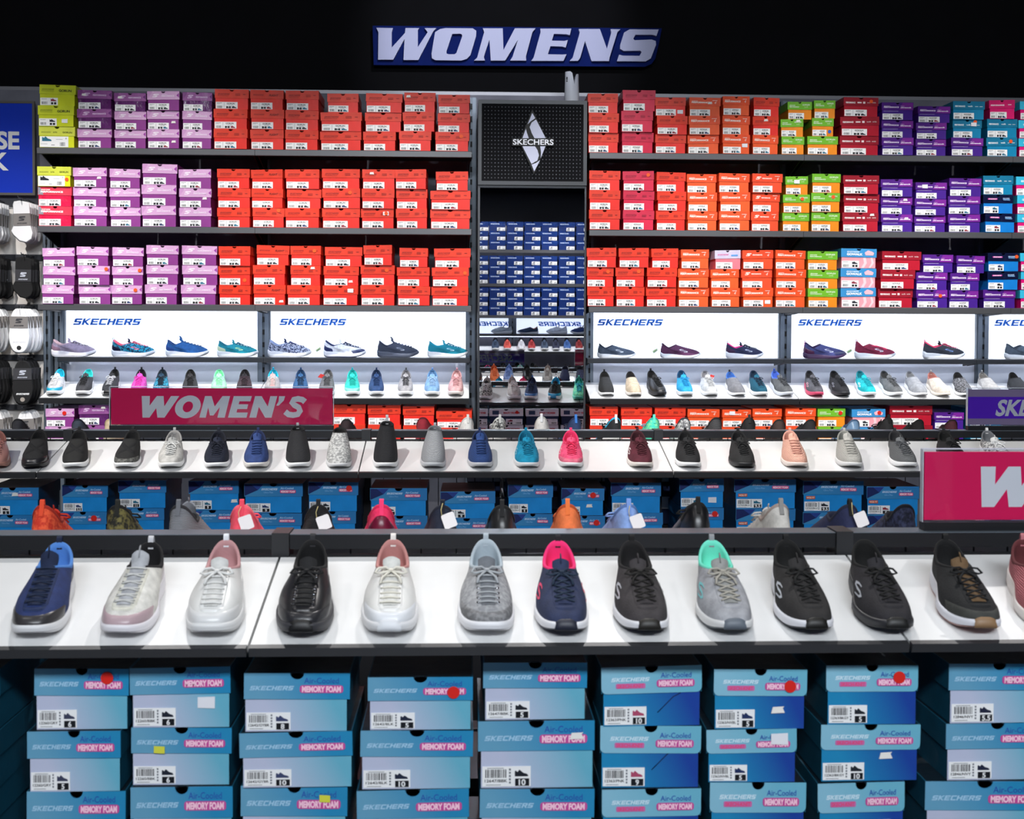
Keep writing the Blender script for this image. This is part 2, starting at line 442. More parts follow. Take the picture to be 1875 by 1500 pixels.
    # pull tab: loop behind the heel collar
    mb = MB(); y = l.S(0, 1.0).y; z = l.hh; hgt = 0.030 if style == 'tallboot' else 0.014
    pts = [(0, l.S(0, 0.6).y + 0.003, l.S(0, 0.6).z), (0, y + 0.005, z - 0.004), (0, y + 0.0065, z + hgt * .7), (0, y + 0.003, z + hgt), (0, y - 0.001, z + hgt * .7), (0, y - 0.003, z - 0.002), (0, y - 0.006, z - 0.012)]
    prof = []
    for p in pts: prof.append([Vector((-0.005, p[1], p[2])), Vector((0, p[1] + 0.0006, p[2])), Vector((0.005, p[1], p[2]))])
    mb.grid(prof, G); mb.grid([[v + Vector((0, -0.0015, -0.001)) for v in r] for r in prof], G, flip=True)
    fin('pull_tab', mb, 'tab')
    # side logo, both flanks
    for sg in (1, -1):
        mb = MB()
        for st in swoosh_S():
            rib = []
            for i, (a, b) in enumerate(st):
                j0, j1 = max(0, i - 1), min(len(st) - 1, i + 1)
                dx, dz = st[j1][0] - st[j0][0], st[j1][1] - st[j0][1]; n = math.hypot(dx, dz) or 1
                wd = 0.13 * (1 - 0.5 * abs(i / (len(st) - 1) - 0.5) * 2)
                row = []
                for w_ in (-wd, wd):
                    A = a - dz / n * w_; Bz = b + dx / n * w_
                    if sg > 0: A = 1 - A
                    ph = PI * (0.60 + 0.10 * A); t = 0.36 + 0.32 * Bz
                    if sg < 0: ph = 2 * PI - ph
                    row.append(l.S(ph, t) + l.N(ph, t) * 0.0016)
                rib.append(row)
            mb.grid(rib, G, flip=False)
        fin('side_logo', mb, 'logo')
    if style in ('laced', 'chunky', 'knitlace'):
        wtop, wbot = 0.0150, 0.0160
        tb = 0.40 if style == 'chunky' else 0.45
        wf = lambda t: wbot + (wtop - wbot) * (t - tb) / (1 - tb)
        mb = MB()                                                       # eyestay: padded facing with the tongue slot between
        for sg in (-1, 1):
            def fn(u, v, o): t = tb - 0.05 + u * (0.985 - tb + 0.05); x = sg * (wf(t) * 0.72 + v * 0.0115); return l.V(x, t, 0.0022 * o)
            patch(mb, fn, 12, 3, G)
        def fn(u, v, o): t = tb - 0.11 + 0.09 * v; return l.V((u - 0.5) * 0.048 * (1 - 0.3 * (1 - v)), t, 0.002 * o)
        patch(mb, fn, 8, 3, G)
        fin('eyestay', mb, 'eyestay')
        mb = MB()                                                       # tongue, rising out of the throat
        cT = l.S(PI, 1.0); tg = (l.S(PI, 1.0) - l.S(PI, 0.93)).normalized(); d = (tg * 0.75 + Vector((0, 0.1, 0.75))).normalized()
        rows = []; nn = l.N(PI, 0.95)
        ext = 0.034 if style == 'knitlace' else 0.024
        for i in range(12):
            r = []
            for j in range(7):
                x = (j / 6 - 0.5) * 2; 
                if i < 8: t = tb + (1 - tb) * i / 7; v = l.V(x * 0.0125 + 0.0, t, 0.0012 + 0.0012 * (1 - x * x))
                else:
                    k = (i - 7) / 4; v = l.V(x * (0.0125 + 0.003 * math.sin(k * 2.2)), 1.0, 0.0015) + d * ext * k * (1 - 0.18 * x * x) - nn * (0.004 * x * x)
                r.append(v)
            rows.append(r)
        mb.grid(rows, G); mb.grid([[v - nn * 0.0045 for v in r] for r in rows[7:]], G, flip=True)
        mb.grid([rows[-1], [v - nn * 0.0045 for v in rows[-1]]], G)
        top = rows[-1][3]
        mb.tube([rows[9][3] + nn * 0.001, top + nn * 0.003, top + d * 0.009, top - nn * 0.003], 0.0035, G, 4, flat=0.4, up=(1, 0, 0)) if style != 'chunky' else None
        fin('tongue', mb, 'tongue')
        mb = MB(); n = 7 if style == 'chunky' else 6                    # laces
        rr = 0.0026 if style == 'chunky' else 0.0023
        ts = [tb + 0.03 + (0.93 - tb) * i / (n - 1) for i in range(n)]
        for i, t in enumerate(ts):
            wv = wf(t) + 0.001
            for sg in ((1, -1) if i < n - 1 and style != 'chunky' else (1,)):
                t2 = ts[i + 1] if (i < n - 1 and style != 'chunky') else t
                if style == 'knitlace': t2 = t + (t2 - t) * 0.35
                pts = [l.V(sg * (-wv + 2 * wv * u), t + (t2 - t) * u, 0.0028 + 0.0035 * math.sin(PI * u) + (0.001 if sg > 0 else 0)) for u in [k / 8 for k in range(9)]]
                mb.tube(pts, rr, G, 5, flat=0.7)
        kt = 0.93; Kp = l.V(0, kt, 0.008); T = (l.S(PI, kt - 0.15) - l.S(PI, kt)).normalized(); nn2 = l.N(PI, kt); Xv = Vector((1, 0, 0))
        if style != 'knitlace':
            for sg in (-1, 1):
                lp = [(0, 0, 0), (0.010, -0.006, 0.005), (0.023, -0.003, 0.005), (0.029, 0.006, 0.001), (0.021, 0.010, 0.002), (0.009, 0.005, 0.002), (0, 0, 0)]
                mb.tube([Kp + Xv * sg * a + T * b + nn2 * c for a, b, c in lp], rr, G, 5)
                lp = [(0, 0, 0), (0.008, 0.010, 0.001), (0.016, 0.022, 0.001), (0.019, 0.036, -0.001)]
                mb.tube([Kp + Xv * sg * a + T * b + nn2 * c for a, b, c in lp], rr, G, 5)
            mb.box(-0.004, 0.004, -0.003, 0.003, -0.002, 0.004, G, Matrix.Translation(Kp))
        fin('laces', mb, 'laces')
        if style == 'chunky':
            for sg in (-1, 1):
                mb = MB()
                for t in ts:
                    c = l.V(sg * (wf(t) + 0.001), t, 0.0028); mb.tube([c, c + l.N(l.vamp(sg * wf(t), t), t) * 0.0015], 0.0032, G, 8)
                fin('eyelets', mb, 'eyelets')
    else:
        mb = MB()                                                       # throat band
        def fn(u, v, o): t = 0.80 + 0.17 * v; return l.V((u - 0.5) * 0.036, t, 0.0013 * o)
        patch(mb, fn, 8, 3, G); fin('throat_band', mb, 'band')
    if style == 'strap':
        mb = MB()
        for sg in (-1, 1):
            def fn(u, v, o): t = 0.42 + 0.40 * u + 0.16 * v; return l.V(sg * (0.034 - 0.066 * u) * (1 if u < .5 else 0.9), t, (0.002 + 0.0012 * (sg > 0)) * o)
            patch(mb, fn, 10, 4, G)
        fin('cross_strap', mb, 'strap')
    SMESH[style] = parts
    return parts

def shoe(label, loc, rot, style, c, group, scale=1.0, wh=(1.0, 1.0), cat='shoe', name='sneaker'):
    """c maps roles to materials; optional roles are only built when given"""
    t = thing(name, label, cat, loc, rot, group); t.scale = (scale * c.get('_w', 1.0) * wh[0], scale, scale * c.get('_h', 1.0) * wh[1])
    opt = ('cap', 'counter', 'bumper', 'tab', 'logo', 'band', 'eyelets')
    for nm, me, role in shoe_meshes(style):
        if role in opt and role not in c: continue
        o = obj(nm, me, t)
        if not len(me.materials): me.materials.append(None)
        o.material_slots[0].link = 'OBJECT'; o.material_slots[0].material = c[role]
    return t
def cols(upper, sole='#e8e8e6', lining=None, lace=None, **k):
    """colour words to materials; upper may be 'knit:#hex', 'leather:#hex', 'heather:#a:#b', 'rib:#hex'"""
    def m(s, dk='knit'):
        if ':' in s:
            a = s.split(':'); return mat(a[1], a[0], a[2] if len(a) > 2 else None)
        return mat(s, dk)
    hx = upper.split(':')[1] if ':' in upper else upper
    c = {'upper': m(upper), 'sole': m(sole, 'rubber'), 'outsole': m(k.get('outsole', sole), 'rubber'), 'lining': m(lining or hx, 'cloth'),
         'laces': m(lace or hx, 'cloth'), 'tongue': m(k.get('tongue', hx), 'knit'), 'eyestay': m(k.get('eyestay', upper)), 'strap': m(k.get('strap', hx), 'cloth')}
    for r, dk in (('cap', 'leather'), ('counter', 'leather'), ('bumper', 'rubber'), ('tab', 'cloth'), ('logo', 'gloss'), ('band', 'cloth'), ('eyelets', 'chrome')):
        if r in k: c[r] = m(k[r], dk)
    for r in ('_w', '_h'):
        if r in k: c[r] = k[r]
    return c
# ------------------------------------------------------------------ shoe boxes
BW, BH, BD = 0.190, 0.113, 0.300
def pm(h): return mat(h, 'paint')
def arr_fly(mb, x, z, m): pass
def icon(mb, x, z, w, m, y):                       # little printed shoe
    pts = [(0, 0), (0, .38), (.06, .46), (.2, .34), (.34, .52), (.42, .46), (.62, .28), (.92, .18), (1, .06), (.98, 0)]
    mb.poly([(x + a * w, z + b * w) for a, b in pts], m, y)
def rrect(x0, x1, z0, z1, r, n=4):
    out = []
    for cx, cz, a0 in ((x1 - r, z0 + r, -PI/2), (x1 - r, z1 - r, 0), (x0 + r, z1 - r, PI/2), (x0 + r, z0 + r, PI)):
        out += [(cx + r * math.cos(a0 + PI/2 * k / n), cz + r * math.sin(a0 + PI/2 * k / n)) for k in range(n + 1)]
    return out
YF = -BD / 2
LBL = {}
def label_mesh(variant, size, word, iconc):
    key = (variant, size, word, iconc)
    if key in LBL: return LBL[key]
    mb = MB(); W_ = mat('#f2f2f2', 'label'); K_ = pm('#14161c'); G_ = pm('#70747c'); y = YF - 0.0016; yi = y - 0.0004
    rnd = random.Random(str(key))
    x0 = -BW/2 + 0.006
    def bars(x, z, wd, h):
        k = x
        while k < x + wd: b = rnd.uniform(.0007, .0022); mb.quad(k, min(k + b, x + wd), z, z + h, K_, yi); k += b + rnd.uniform(.0008, .002)
    if variant == 'small':                          # stock label of the near boxes
        x1 = x0 + 0.079; mb.poly([(x0, .003), (x1, .003), (x1, .037), (x0, .037)], W_, y, .0010)
        bars(x0 + .005, .018, .034, .014); mb.quad(x0 + .008, x0 + .035, .0335, .0345, G_, yi)
        mb.text(word, x0 + .004, .0105, .0048, K_, yi, width=.037, bold=.02); mb.quad(x0 + .006, x0 + .03, .0055, .0065, G_, yi)
        for k in range(5): mb.quad(x0 + .0435, x0 + .0465, .008 + k*.0055, .0115 + k*.0055, G_, yi)
        icon(mb, x0 + .053, .020, .022, pm(iconc), yi)
        mb.quad(x0 + .0535, x0 + .0765, .004, .0165, K_, yi); mb.text(size, x0 + .065, .0055, .0095, W_, yi - .0003, bold=.03, align='C')
    elif variant == 'wide':                         # wide label of the stacked wall boxes
        x1 = x0 + 0.122; mb.poly([(x0, .003), (x1, .003), (x1, .041), (x0, .041)], W_, y, .0010)
        mb.quad(x0 + .006, x0 + .035, .0335, .0355, G_, yi); mb.quad(x0 + .006, x0 + .024, .029, .0302, G_, yi); bars(x0 + .008, .006, .028, .013)
        for k in range(5): mb.quad(x0 + .0455, x0 + .0475, .006 + k*.0065, .0105 + k*.0065, G_, yi)
        mb.text(word, x0 + .062, .0275, .0085, K_, yi, width=.044, bold=.03); mb.quad(x0 + .072, x0 + .098, .0215, .0232, G_, yi)
        mb.quad(x0 + .058, x0 + .068, .005, .017, K_, yi); mb.quad(x0 + .0745, x0 + .0845, .005, .017, K_, yi)
        mb.text(size, x0 + .0712, .0065, .0095, K_, yi, align='C', bold=.03)
        icon(mb, x0 + .090, .006, .026, pm(iconc), yi)
    elif variant == 'short':
        x1 = x0 + 0.092; mb.poly([(x0, .003), (x1, .003), (x1, .043), (x0, .043)], W_, y, .0010)
        mb.quad(x0 + .006, x0 + .034, .035, .037, G_, yi); bars(x0 + .007, .008, .03, .014); icon(mb, x0 + .055, .024, .03, pm(iconc), yi)
        mb.quad(x0 + .056, x0 + .068, .007, .019, K_, yi); mb.quad(x0 + .072, x0 + .084, .007, .019, K_, yi)
    elif variant == 'big':
        x1 = x0 + 0.150; mb.poly([(x0, .002), (x1, .002), (x1, .060), (x0, .060)], W_, y, .0010)
        icon(mb, x0 + .012, .034, .05, pm(iconc), yi); bars(x0 + .105, .008, .028, .02); mb.quad(x0 + .06, x0 + .078, .012, .0145, K_, yi)
        mb.quad(x0 + .085, x0 + .12, .043, .0445, G_, yi); mb.text(size, x0 + .138, .045, .010, K_, yi, align='C'); mb.quad(x0 + .004, x0 + .04, .018, .0195, G_, yi)
    LBL[key] = mb.build('label', link=False)
    return LBL[key]

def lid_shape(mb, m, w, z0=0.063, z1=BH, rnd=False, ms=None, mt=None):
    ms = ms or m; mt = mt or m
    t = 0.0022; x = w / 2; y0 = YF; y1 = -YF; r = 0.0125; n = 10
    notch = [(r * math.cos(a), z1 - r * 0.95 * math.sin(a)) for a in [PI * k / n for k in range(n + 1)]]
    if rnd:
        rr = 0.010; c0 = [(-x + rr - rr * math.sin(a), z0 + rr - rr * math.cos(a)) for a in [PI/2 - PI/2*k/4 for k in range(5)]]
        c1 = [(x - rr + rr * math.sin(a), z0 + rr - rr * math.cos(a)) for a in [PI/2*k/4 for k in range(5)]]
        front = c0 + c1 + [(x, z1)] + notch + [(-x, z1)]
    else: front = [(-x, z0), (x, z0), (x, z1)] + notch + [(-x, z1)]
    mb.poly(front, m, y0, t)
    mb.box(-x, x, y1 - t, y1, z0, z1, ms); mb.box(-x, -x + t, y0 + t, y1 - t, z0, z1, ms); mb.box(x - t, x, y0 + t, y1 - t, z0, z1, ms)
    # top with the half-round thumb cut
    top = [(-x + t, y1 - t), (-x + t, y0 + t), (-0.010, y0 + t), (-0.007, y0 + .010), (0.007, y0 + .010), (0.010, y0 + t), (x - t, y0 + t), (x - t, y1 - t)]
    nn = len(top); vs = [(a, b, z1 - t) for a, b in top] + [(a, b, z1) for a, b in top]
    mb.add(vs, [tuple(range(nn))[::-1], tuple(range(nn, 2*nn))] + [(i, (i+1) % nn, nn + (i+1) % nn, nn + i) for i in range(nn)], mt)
def body_shape(mb, m, w, ms=None):
    ms = ms or m
    t = 0.002; x = w / 2 - 0.004; y0 = YF + 0.0028; y1 = -y0; z1 = BH - 0.018
    mb.box(-x, x, y0, y0 + t, 0, z1, m); mb.box(-x, x, y1 - t, y1, 0, z1, m)
    mb.box(-x, -x + t, y0 + t, y1 - t, 0, z1, ms); mb.box(x - t, x, y0 + t, y1 - t, 0, z1, ms); mb.box(-x + t, x - t, y0 + t, y1 - t, 0, t, m)

# kind: (lid material, body material, prints on the lid, prints on the body, label variant, label word, phrase)
def T(txt, x, z, h, c, **k): return ('T', txt, x, z, h, c, k)
def Wd(x, z, h, w, c): return ('W', x, z, h, w, c)
def Q(x0, x1, z0, z1, c): return ('Q', x0, x1, z0, z1, c)
def PL(pts, c): return ('P', pts, c)
X0 = -BW / 2
RED_LID = lambda d: [Wd(X0 + .016, .080, .010, .066, d), T('PERFORMANCE', X0 + .016, .0725, .005, d, width=.06), Q(X0 + .115, X0 + .143, .0875, .0895, d), Q(X0 + .115, X0 + .143, .082, .0845, d), Q(X0 + .115, X0 + .143, .077, .079, d), Q(X0 + .158, X0 + .172, .083, .087, d)]
KIND = {
 'lime': (('#c6d024', 'card'), ('#c9d21c', 'card'), [Wd(X0+.012, .084, .008, .064, '#8e9a1a'), T('PERFORMANCE', X0+.012, .076, .006, '#8e9a1a', width=.064), T('GORUN', X0+.102, .077, .012, '#3a4210', width=.066, bold=.04)], [], 'short', '', 'lime green'),
 'limewhite': (('#d2d84a', 'card'), ('#d6dc20', 'card'), [Wd(X0+.012, .078, .007, .05, '#a0a63c'), T('ULTRA', X0+.075, .078, .008, '#6a7020', width=.022, bold=.03), T('GORUN', X0+.125, .078, .009, '#5a6018', width=.05, bold=.03)], [], 'big', '', 'lime box with white label'),
 'pinkred': (('#e03a52', 'card'), ('#e8224e', 'glosscard'), [PL([(X0+.001, .066), (X0+.032, .066), (X0+.012, .111), (X0+.001, .111)], '#8a8c96'), Wd(X0+.018, .092, .006, .05, '#f6f0f0'), T('PERFORMANCE', X0+.016, .078, .010, '#f6f0f0', width=.125, bold=.05)], [], 'wide', 'GORUN', 'pink-red'),
 'purple': (('#dcb2d6', 'facet', '#ca92c6'), ('#8c3c8a', 'card'), [PL([(X0+.188, .074), (X0+.188, .102), (X0+.172, .088)], '#9a3f9e'), ('S', X0+.030, .077, .02, '#f4e6f4'), T('PERFORMANCE', X0+.085, .080, .009, '#f0dcf0', width=.075, bold=.04), Q(X0+.085, X0+.12, .0925, .0945, '#f0dcf0')], [], 'wide', 'GORUN', 'lilac and purple'),
 'plum': (('#a0609e', 'facet', '#7c3c80'), ('#602868', 'glosscard'), [PL([(X0+.188, .074), (X0+.188, .102), (X0+.172, .088)], '#6a2a76'), ('S', X0+.030, .077, .02, '#d8b8dc'), T('PERFORMANCE', X0+.085, .080, .009, '#d8b8dc', width=.075, bold=.04)], [], 'wide', 'GORUN', 'dark plum purple'),
 'red': (('#e03a22', 'card'), ('#e82e24', 'card'), RED_LID('#a02a22'), [], 'wide', 'GORUN', 'red'),
 'redflight': (('#dc3820', 'card'), ('#e63022', 'card'), [Wd(X0+.016, .080, .008, .06, '#a82c22'), T('FLIGHT', X0+.108, .078, .011, '#5c1a16', width=.05, bold=.03, shear=.2), T('GEN', X0+.161, .078, .011, '#b63a2c', width=.022)], [], 'wide', 'GORUN', 'red'),
 'crimson': (('#cc2848', 'card'), ('#d62248', 'card'), RED_LID('#9a1c38'), [], 'wide', 'GOWALK', 'crimson'),
 'orange': (('#ec5226', 'card'), ('#ee5a28', 'card'), [T('PERFORMANCE', X0+.014, .078, .0095, '#fae6dc', width=.112, bold=.05), Q(X0+.014, X0+.05, .0905, .0925, '#fae6dc'), T('4', X0+.150, .074, .018, '#fae6dc', bold=-.01, shear=.3), Q(X0+.140, X0+.17, .095, .0975, '#fae6dc')], [], 'wide', 'GOWALK', 'orange'),
 'orangeS': (('#ec4a28', 'card'), ('#ee4e2a', 'card'), [('S', X0+.022, .078, .017, '#fae6dc'), T('PERFORMANCE', X0+.062, .081, .007, '#fae6dc', width=.06, bold=.04), T('4', X0+.150, .074, .018, '#fae6dc', bold=-.01, shear=.3), Q(X0+.140, X0+.172, .097, .0995, '#fae6dc')], [], 'wide', 'GOWALK', 'orange-red'),
 'green': (('#72b830', 'card'), ('#f08c1e', 'card'), [Wd(X0+.014, .087, .006, .045, '#e6f4d8'), T('PERFORMANCE', X0+.014, .077, .0065, '#e6f4d8', width=.075, bold=.03), T('GOFLEX', X0+.115, .089, .009, '#e6f4d8', width=.06, bold=.03), T('walk', X0+.130, .076, .008, '#d2ecb4', width=.03)], [], 'wide', 'GOFLEX', 'orange box, green lid'),
 'darkred': (('#98182a', 'card'), ('#b2182e', 'card'), [T('PERFORMANCE', X0+.012, .077, .009, '#f0dede', width=.052, bold=.06), Q(X0+.075, X0+.098, .078, .086, '#f0dede'), Q(X0+.106, X0+.118, .076, .088, '#f0dede'), T('walk', X0+.128, .079, .008, '#f0dede', width=.022), T('wide', X0+.156, .079, .008, '#f0dede', width=.02)], [], 'wide', 'GOWALK', 'dark red'),
 'violet': (('#501e82', 'card'), ('#46208c', 'card'), [PL([(X0+.105, .0655), (X0+.187, .0655), (X0+.187, .1105), (X0+.125, .1105)], '#7a2294'), T('PERFORMANCE', X0+.012, .078, .008, '#ead8f4', width=.09, bold=.06), Q(X0+.012, X0+.05, .0885, .0905, '#ead8f4'), T('ultrasock', X0+.112, .076, .008, '#f0dcf6', width=.066, bold=.05), Q(X0+.112, X0+.135, .088, .0895, '#ead8f4')], [('Q', X0+.012, X0+.10, .056, .0575, '#d8c6ee')], 'wide', 'GOSTEP', 'violet'),
 'teal': (('#14789e', 'card'), ('#0f86b4', 'card'), [T('PERFORMANCE', X0+.012, .077, .009, '#dceef6', width=.06, bold=.06), T('walk', X0+.088, .078, .009, '#dceef6', width=.03, bold=.03), Q(X0+.132, X0+.15, .079, .082, '#dceef6'), Q(X0+.158, X0+.176, .079, .082, '#dceef6')], [], 'wide', 'GOWALK', 'teal blue'),
 'magenta': (('#d81c6c', 'card'), ('#e01a70', 'card'), [T('PERFORMANCE', X0+.012, .078, .008, '#f8dce8', width=.10, bold=.05), Q(X0+.14, X0+.165, .082, .086, '#f8dce8')], [], 'wide', 'GOWALK', 'magenta pink'),
 'cyanpink': (('#3cc0e4', 'card'), ('#e8187e', 'card'), [PL([(X0+.05, .0655), (X0+.18, .0655), (X0+.15, .1105), (X0+.08, .1105)], '#58b4e6'), T('GOWALK', X0+.028, .080, .011, '#eefaff', width=.07, bold=.05), T('PERFORMANCE', X0+.108, .079, .009, '#f4c0dc', width=.066, bold=.03)], [], 'wide', 'GOWALK', 'magenta box, cyan lid'),
 'brightblue': (('#10183a', 'glosscard'), ('#1480d6', 'card'), [Q(X0+.03, X0+.09, .083, .092, '#c83a9c'), Wd(X0+.034, .084, .007, .05, '#ffd8f4'), T('MACHINE', X0+.125, .088, .006, '#bcd8ff', width=.04, bold=.04), T('WASHABLE', X0+.125, .080, .006, '#8cc4ff', width=.044, bold=.04)], [], 'short', '', 'blue box, black lid'),
 'cloud': (('#3a90cc', 'card'), ('#f0a0ac', 'card'), [Wd(X0+.03, .090, .008, .066, '#cfe6f6'), T('GOWALK', X0+.03, .074, .012, '#f6f8fa', width=.085, bold=.05), ('CL', X0+.125, .072, .05, '#f2b8c4')], [PL([(X0+.11, .002), (X0+.125, .002), (X0+.14, .03), (X0+.135, .06), (X0+.12, .06), (X0+.125, .03)], '#f8ccd2'), PL([(X0+.15, .002), (X0+.16, .002), (X0+.178, .03), (X0+.17, .06), (X0+.16, .06), (X0+.165, .03)], '#f8ccd2')], 'short', '', 'pink box, pale blue lid'),
 'lilacpink': (('#c8c0dc', 'card'), ('#e27a88', 'card'), [Wd(X0+.02, .082, .009, .08, '#d06a9c'), PL(rrect(X0+.12, X0+.17, .076, .086, .004), '#5a94d0')], [], 'wide', 'GOWALK', 'pink box, lilac lid'),
 'navy': (('#163474', 'glosscard'), ('#122c68', 'card'), [Wd(X0+.07, .080, .012, .10, '#c8d8f4')], [], 'short', '', 'navy blue'),
 'navywhite': (('#e4e4ea', 'card'), ('#1c2646', 'card'), [T('MEMORY FOAM', X0+.02, .080, .012, '#c83a4a', width=.09, bold=.05), Q(X0+.135, X0+.172, .074, .102, '#2a3a5c')], [], 'short', '', 'navy box, white lid'),
 'sky': (('#649fbe', 'gradx', '#2288b8'), ('#bcc2da', 'gradx', '#66b0c8'), [Wd(X0+.010, .0805, .0085, .078, '#a4cce6'), T('Air-Cooled', X0+.108, .094, .011, '#3050a8', width=.062, bold=.0), PL(rrect(X0+.100, X0+.178, .0755, .0905, .005), '#c84e98'), T('MEMORY FOAM', X0+.104, .0778, .0105, '#ffd0e2', width=.070, bold=.05)], [], 'small', '12260/BBK', 'pale blue'),
 'knit': (('#88bed4', 'gradx', '#6cb4cc'), ('#1c86b8', 'gradx', '#16409a'), [Wd(X0+.018, .086, .0075, .072, '#d0e8f4'), PL(rrect(X0+.027, X0+.083, .073, .0825, .0025), '#c86ca8'), T('SKECH-KNIT', X0+.030, .0745, .0065, '#e84a78', width=.050, bold=.03), T('Air-Cooled', X0+.112, .092, .0095, '#2c4cac', width=.058), PL(rrect(X0+.104, X0+.176, .0745, .0885, .005), '#c84e98'), T('MEMORY FOAM', X0+.108, .0768, .0095, '#ffd0e2', width=.064, bold=.05)], [], 'small', '12363/NVBL', 'two-tone blue'),
 'blue': (('#3c8cc0', 'gradx', '#2a7ab8'), ('#1a8cd8', 'card'), [PL([(X0+.001, .0655), (X0+.045, .0885), (X0+.022, .1105), (X0+.001, .1105)], '#17265e'), PL([(X0+.045, .0885), (X0+.062, .1105), (X0+.022, .1105)], '#24408c'), Wd(X0+.055, .0875, .0075, .052, '#c2dcf4'), T('Ultra Flex', X0+.064, .076, .0065, '#8cc0ea', width=.03), T('Air-Cooled', X0+.118, .0915, .0075, '#b4d8f6', width=.042, bold=.02), PL(rrect(X0+.116, X0+.168, .076, .0885, .004), '#cc3f80'), T('MEMORY FOAM', X0+.119, .0785, .0075, '#ffd8e4', width=.046, bold=.05)], [], 'small', '12765/BLU', 'bright blue'),
}
LIDS = {}; BODIES = {}
def prints(mb, items, y=YF - 0.0008):
    for k, it in enumerate(items):
        yy = y - 0.0003 * k
        if it[0] == 'T':
            kw = dict(it[6]); mb.text(it[1], it[2], it[3], it[4], pm(it[5]), yy, **kw)
        elif it[0] == 'W': mb.word(it[1], it[2], it[3], it[4], pm(it[5]), yy)
        elif it[0] == 'Q': mb.quad(it[1], it[2], it[3], it[4], pm(it[5]), yy)
        elif it[0] == 'P': mb.poly(it[1], pm(it[2]), yy, 0.0003)
        elif it[0] == 'S':
            _, x, z, h, c = it
            mb.poly([(x, z), (x + h*1.0, z), (x + h*1.7, z + h*.42), (x + h*.7, z + h*.7), (x + h*2.0, z + h*.7), (x + h*1.9, z + h), (x + h*.6, z + h), (x + h*.1, z + h*.62), (x + h*1.0, z + h*.36), (x + h*.8, z + h*.25), (x + h*.05, z + h*.25)], pm(c), yy)
        elif it[0] == 'CL':
            _, x, z, w_, c = it
            for cx, r in ((.18, .16), (.42, .26), (.68, .2), (.88, .13)): mb.disc(x + cx * w_, z + .012 + r * w_ * .5, r * w_, pm(c), yy - .0002 * cx, 12)
            mb.quad(x + .1*w_, x + .95*w_, z + .003, z + .014, pm(c), yy - .0003)
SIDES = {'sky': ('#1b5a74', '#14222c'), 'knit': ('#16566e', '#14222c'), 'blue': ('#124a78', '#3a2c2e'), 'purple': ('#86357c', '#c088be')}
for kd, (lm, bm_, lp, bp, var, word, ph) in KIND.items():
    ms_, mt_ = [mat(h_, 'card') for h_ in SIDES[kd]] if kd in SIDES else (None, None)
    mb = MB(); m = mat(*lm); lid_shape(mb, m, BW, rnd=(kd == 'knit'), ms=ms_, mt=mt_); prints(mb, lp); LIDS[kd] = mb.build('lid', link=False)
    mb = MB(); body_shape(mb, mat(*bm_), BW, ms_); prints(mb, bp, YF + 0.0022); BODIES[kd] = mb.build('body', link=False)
mb = MB(); mb.disc(0, 0, 0.0105, mat('#ef5a24', 'label'), -0.0014, 18, 0.0012); DOT_O = mb.build('d', link=False)
mb = MB(); mb.disc(0, 0, 0.0115, mat('#d8261e', 'label'), -0.0014, 18, 0.0012); DOT_R = mb.build('d', link=False)
mb = MB(); mb.poly([(-.016, -.010), (.016, -.011), (.016, .011), (-.016, .010)], mat('#e8e8ee', 'label'), -0.0014, 0.0012); PAT_W = mb.build('d', link=False)
mb = MB(); mb.poly([(-.010, -.006), (.010, -.007), (.010, .006), (-.010, .007)], mat('#d8d848', 'label'), -0.0014, 0.0012); PAT_Y = mb.build('d', link=False)
mb = MB(); mb.poly([(-.012, -.006), (.014, -.005), (.010, .004), (.013, .007), (-.009, .006)], mat('#f0ece6', 'label'), -0.0014, 0.0012); TORN = mb.build('d', link=False)
mb = MB(); mb.disc(0, 0, 0.010, mat('#2460c0', 'label'), -0.0014, 18, 0.0012); DOT_B = mb.build('d', link=False)
mb = MB(); mb.poly([(-.018, -.006), (.018, -.006), (.018, .006), (-.018, .006)], mat('#c8502e', 'label'), -0.0014, 0.0012); mb.text('WIDE FIT', -.016, -.0035, .0065, mat('#f8e0d0', 'label'), -.0017, width=.032, bold=.03); WIDEFIT = mb.build('d', link=False)
mb = MB(); mb.tube([(-.022, 0, -.018), (-.008, 0, -.004), (.008, 0, .012), (.022, 0, .019)], 0.0009, pm('#16224e'), 4); PEN = mb.build('d', link=False)
STK = {'o': (DOT_O, 'round_sticker'), 'r': (DOT_R, 'round_sticker'), 'w': (PAT_W, 'paper_sticker'), 'y': (PAT_Y, 'yellow_sticker'), 't': (TORN, 'torn_tape'), 'b': (DOT_B, 'round_sticker'), 'f': (WIDEFIT, 'width_sticker'), 'p': (PEN, 'pen_mark')}
STN = {'o': 'an orange dot sticker', 'r': 'a red dot sticker', 'w': 'a white paper sticker', 'y': 'a yellow sticker', 't': 'torn white tape', 'b': 'a blue dot sticker', 'f': 'an orange sticker', 'p': 'a pen stroke'}
ICONS = ['#20242e', '#2a3a66', '#20242e', '#8a2a3a', '#246a86', '#20242e']
NB = [0]
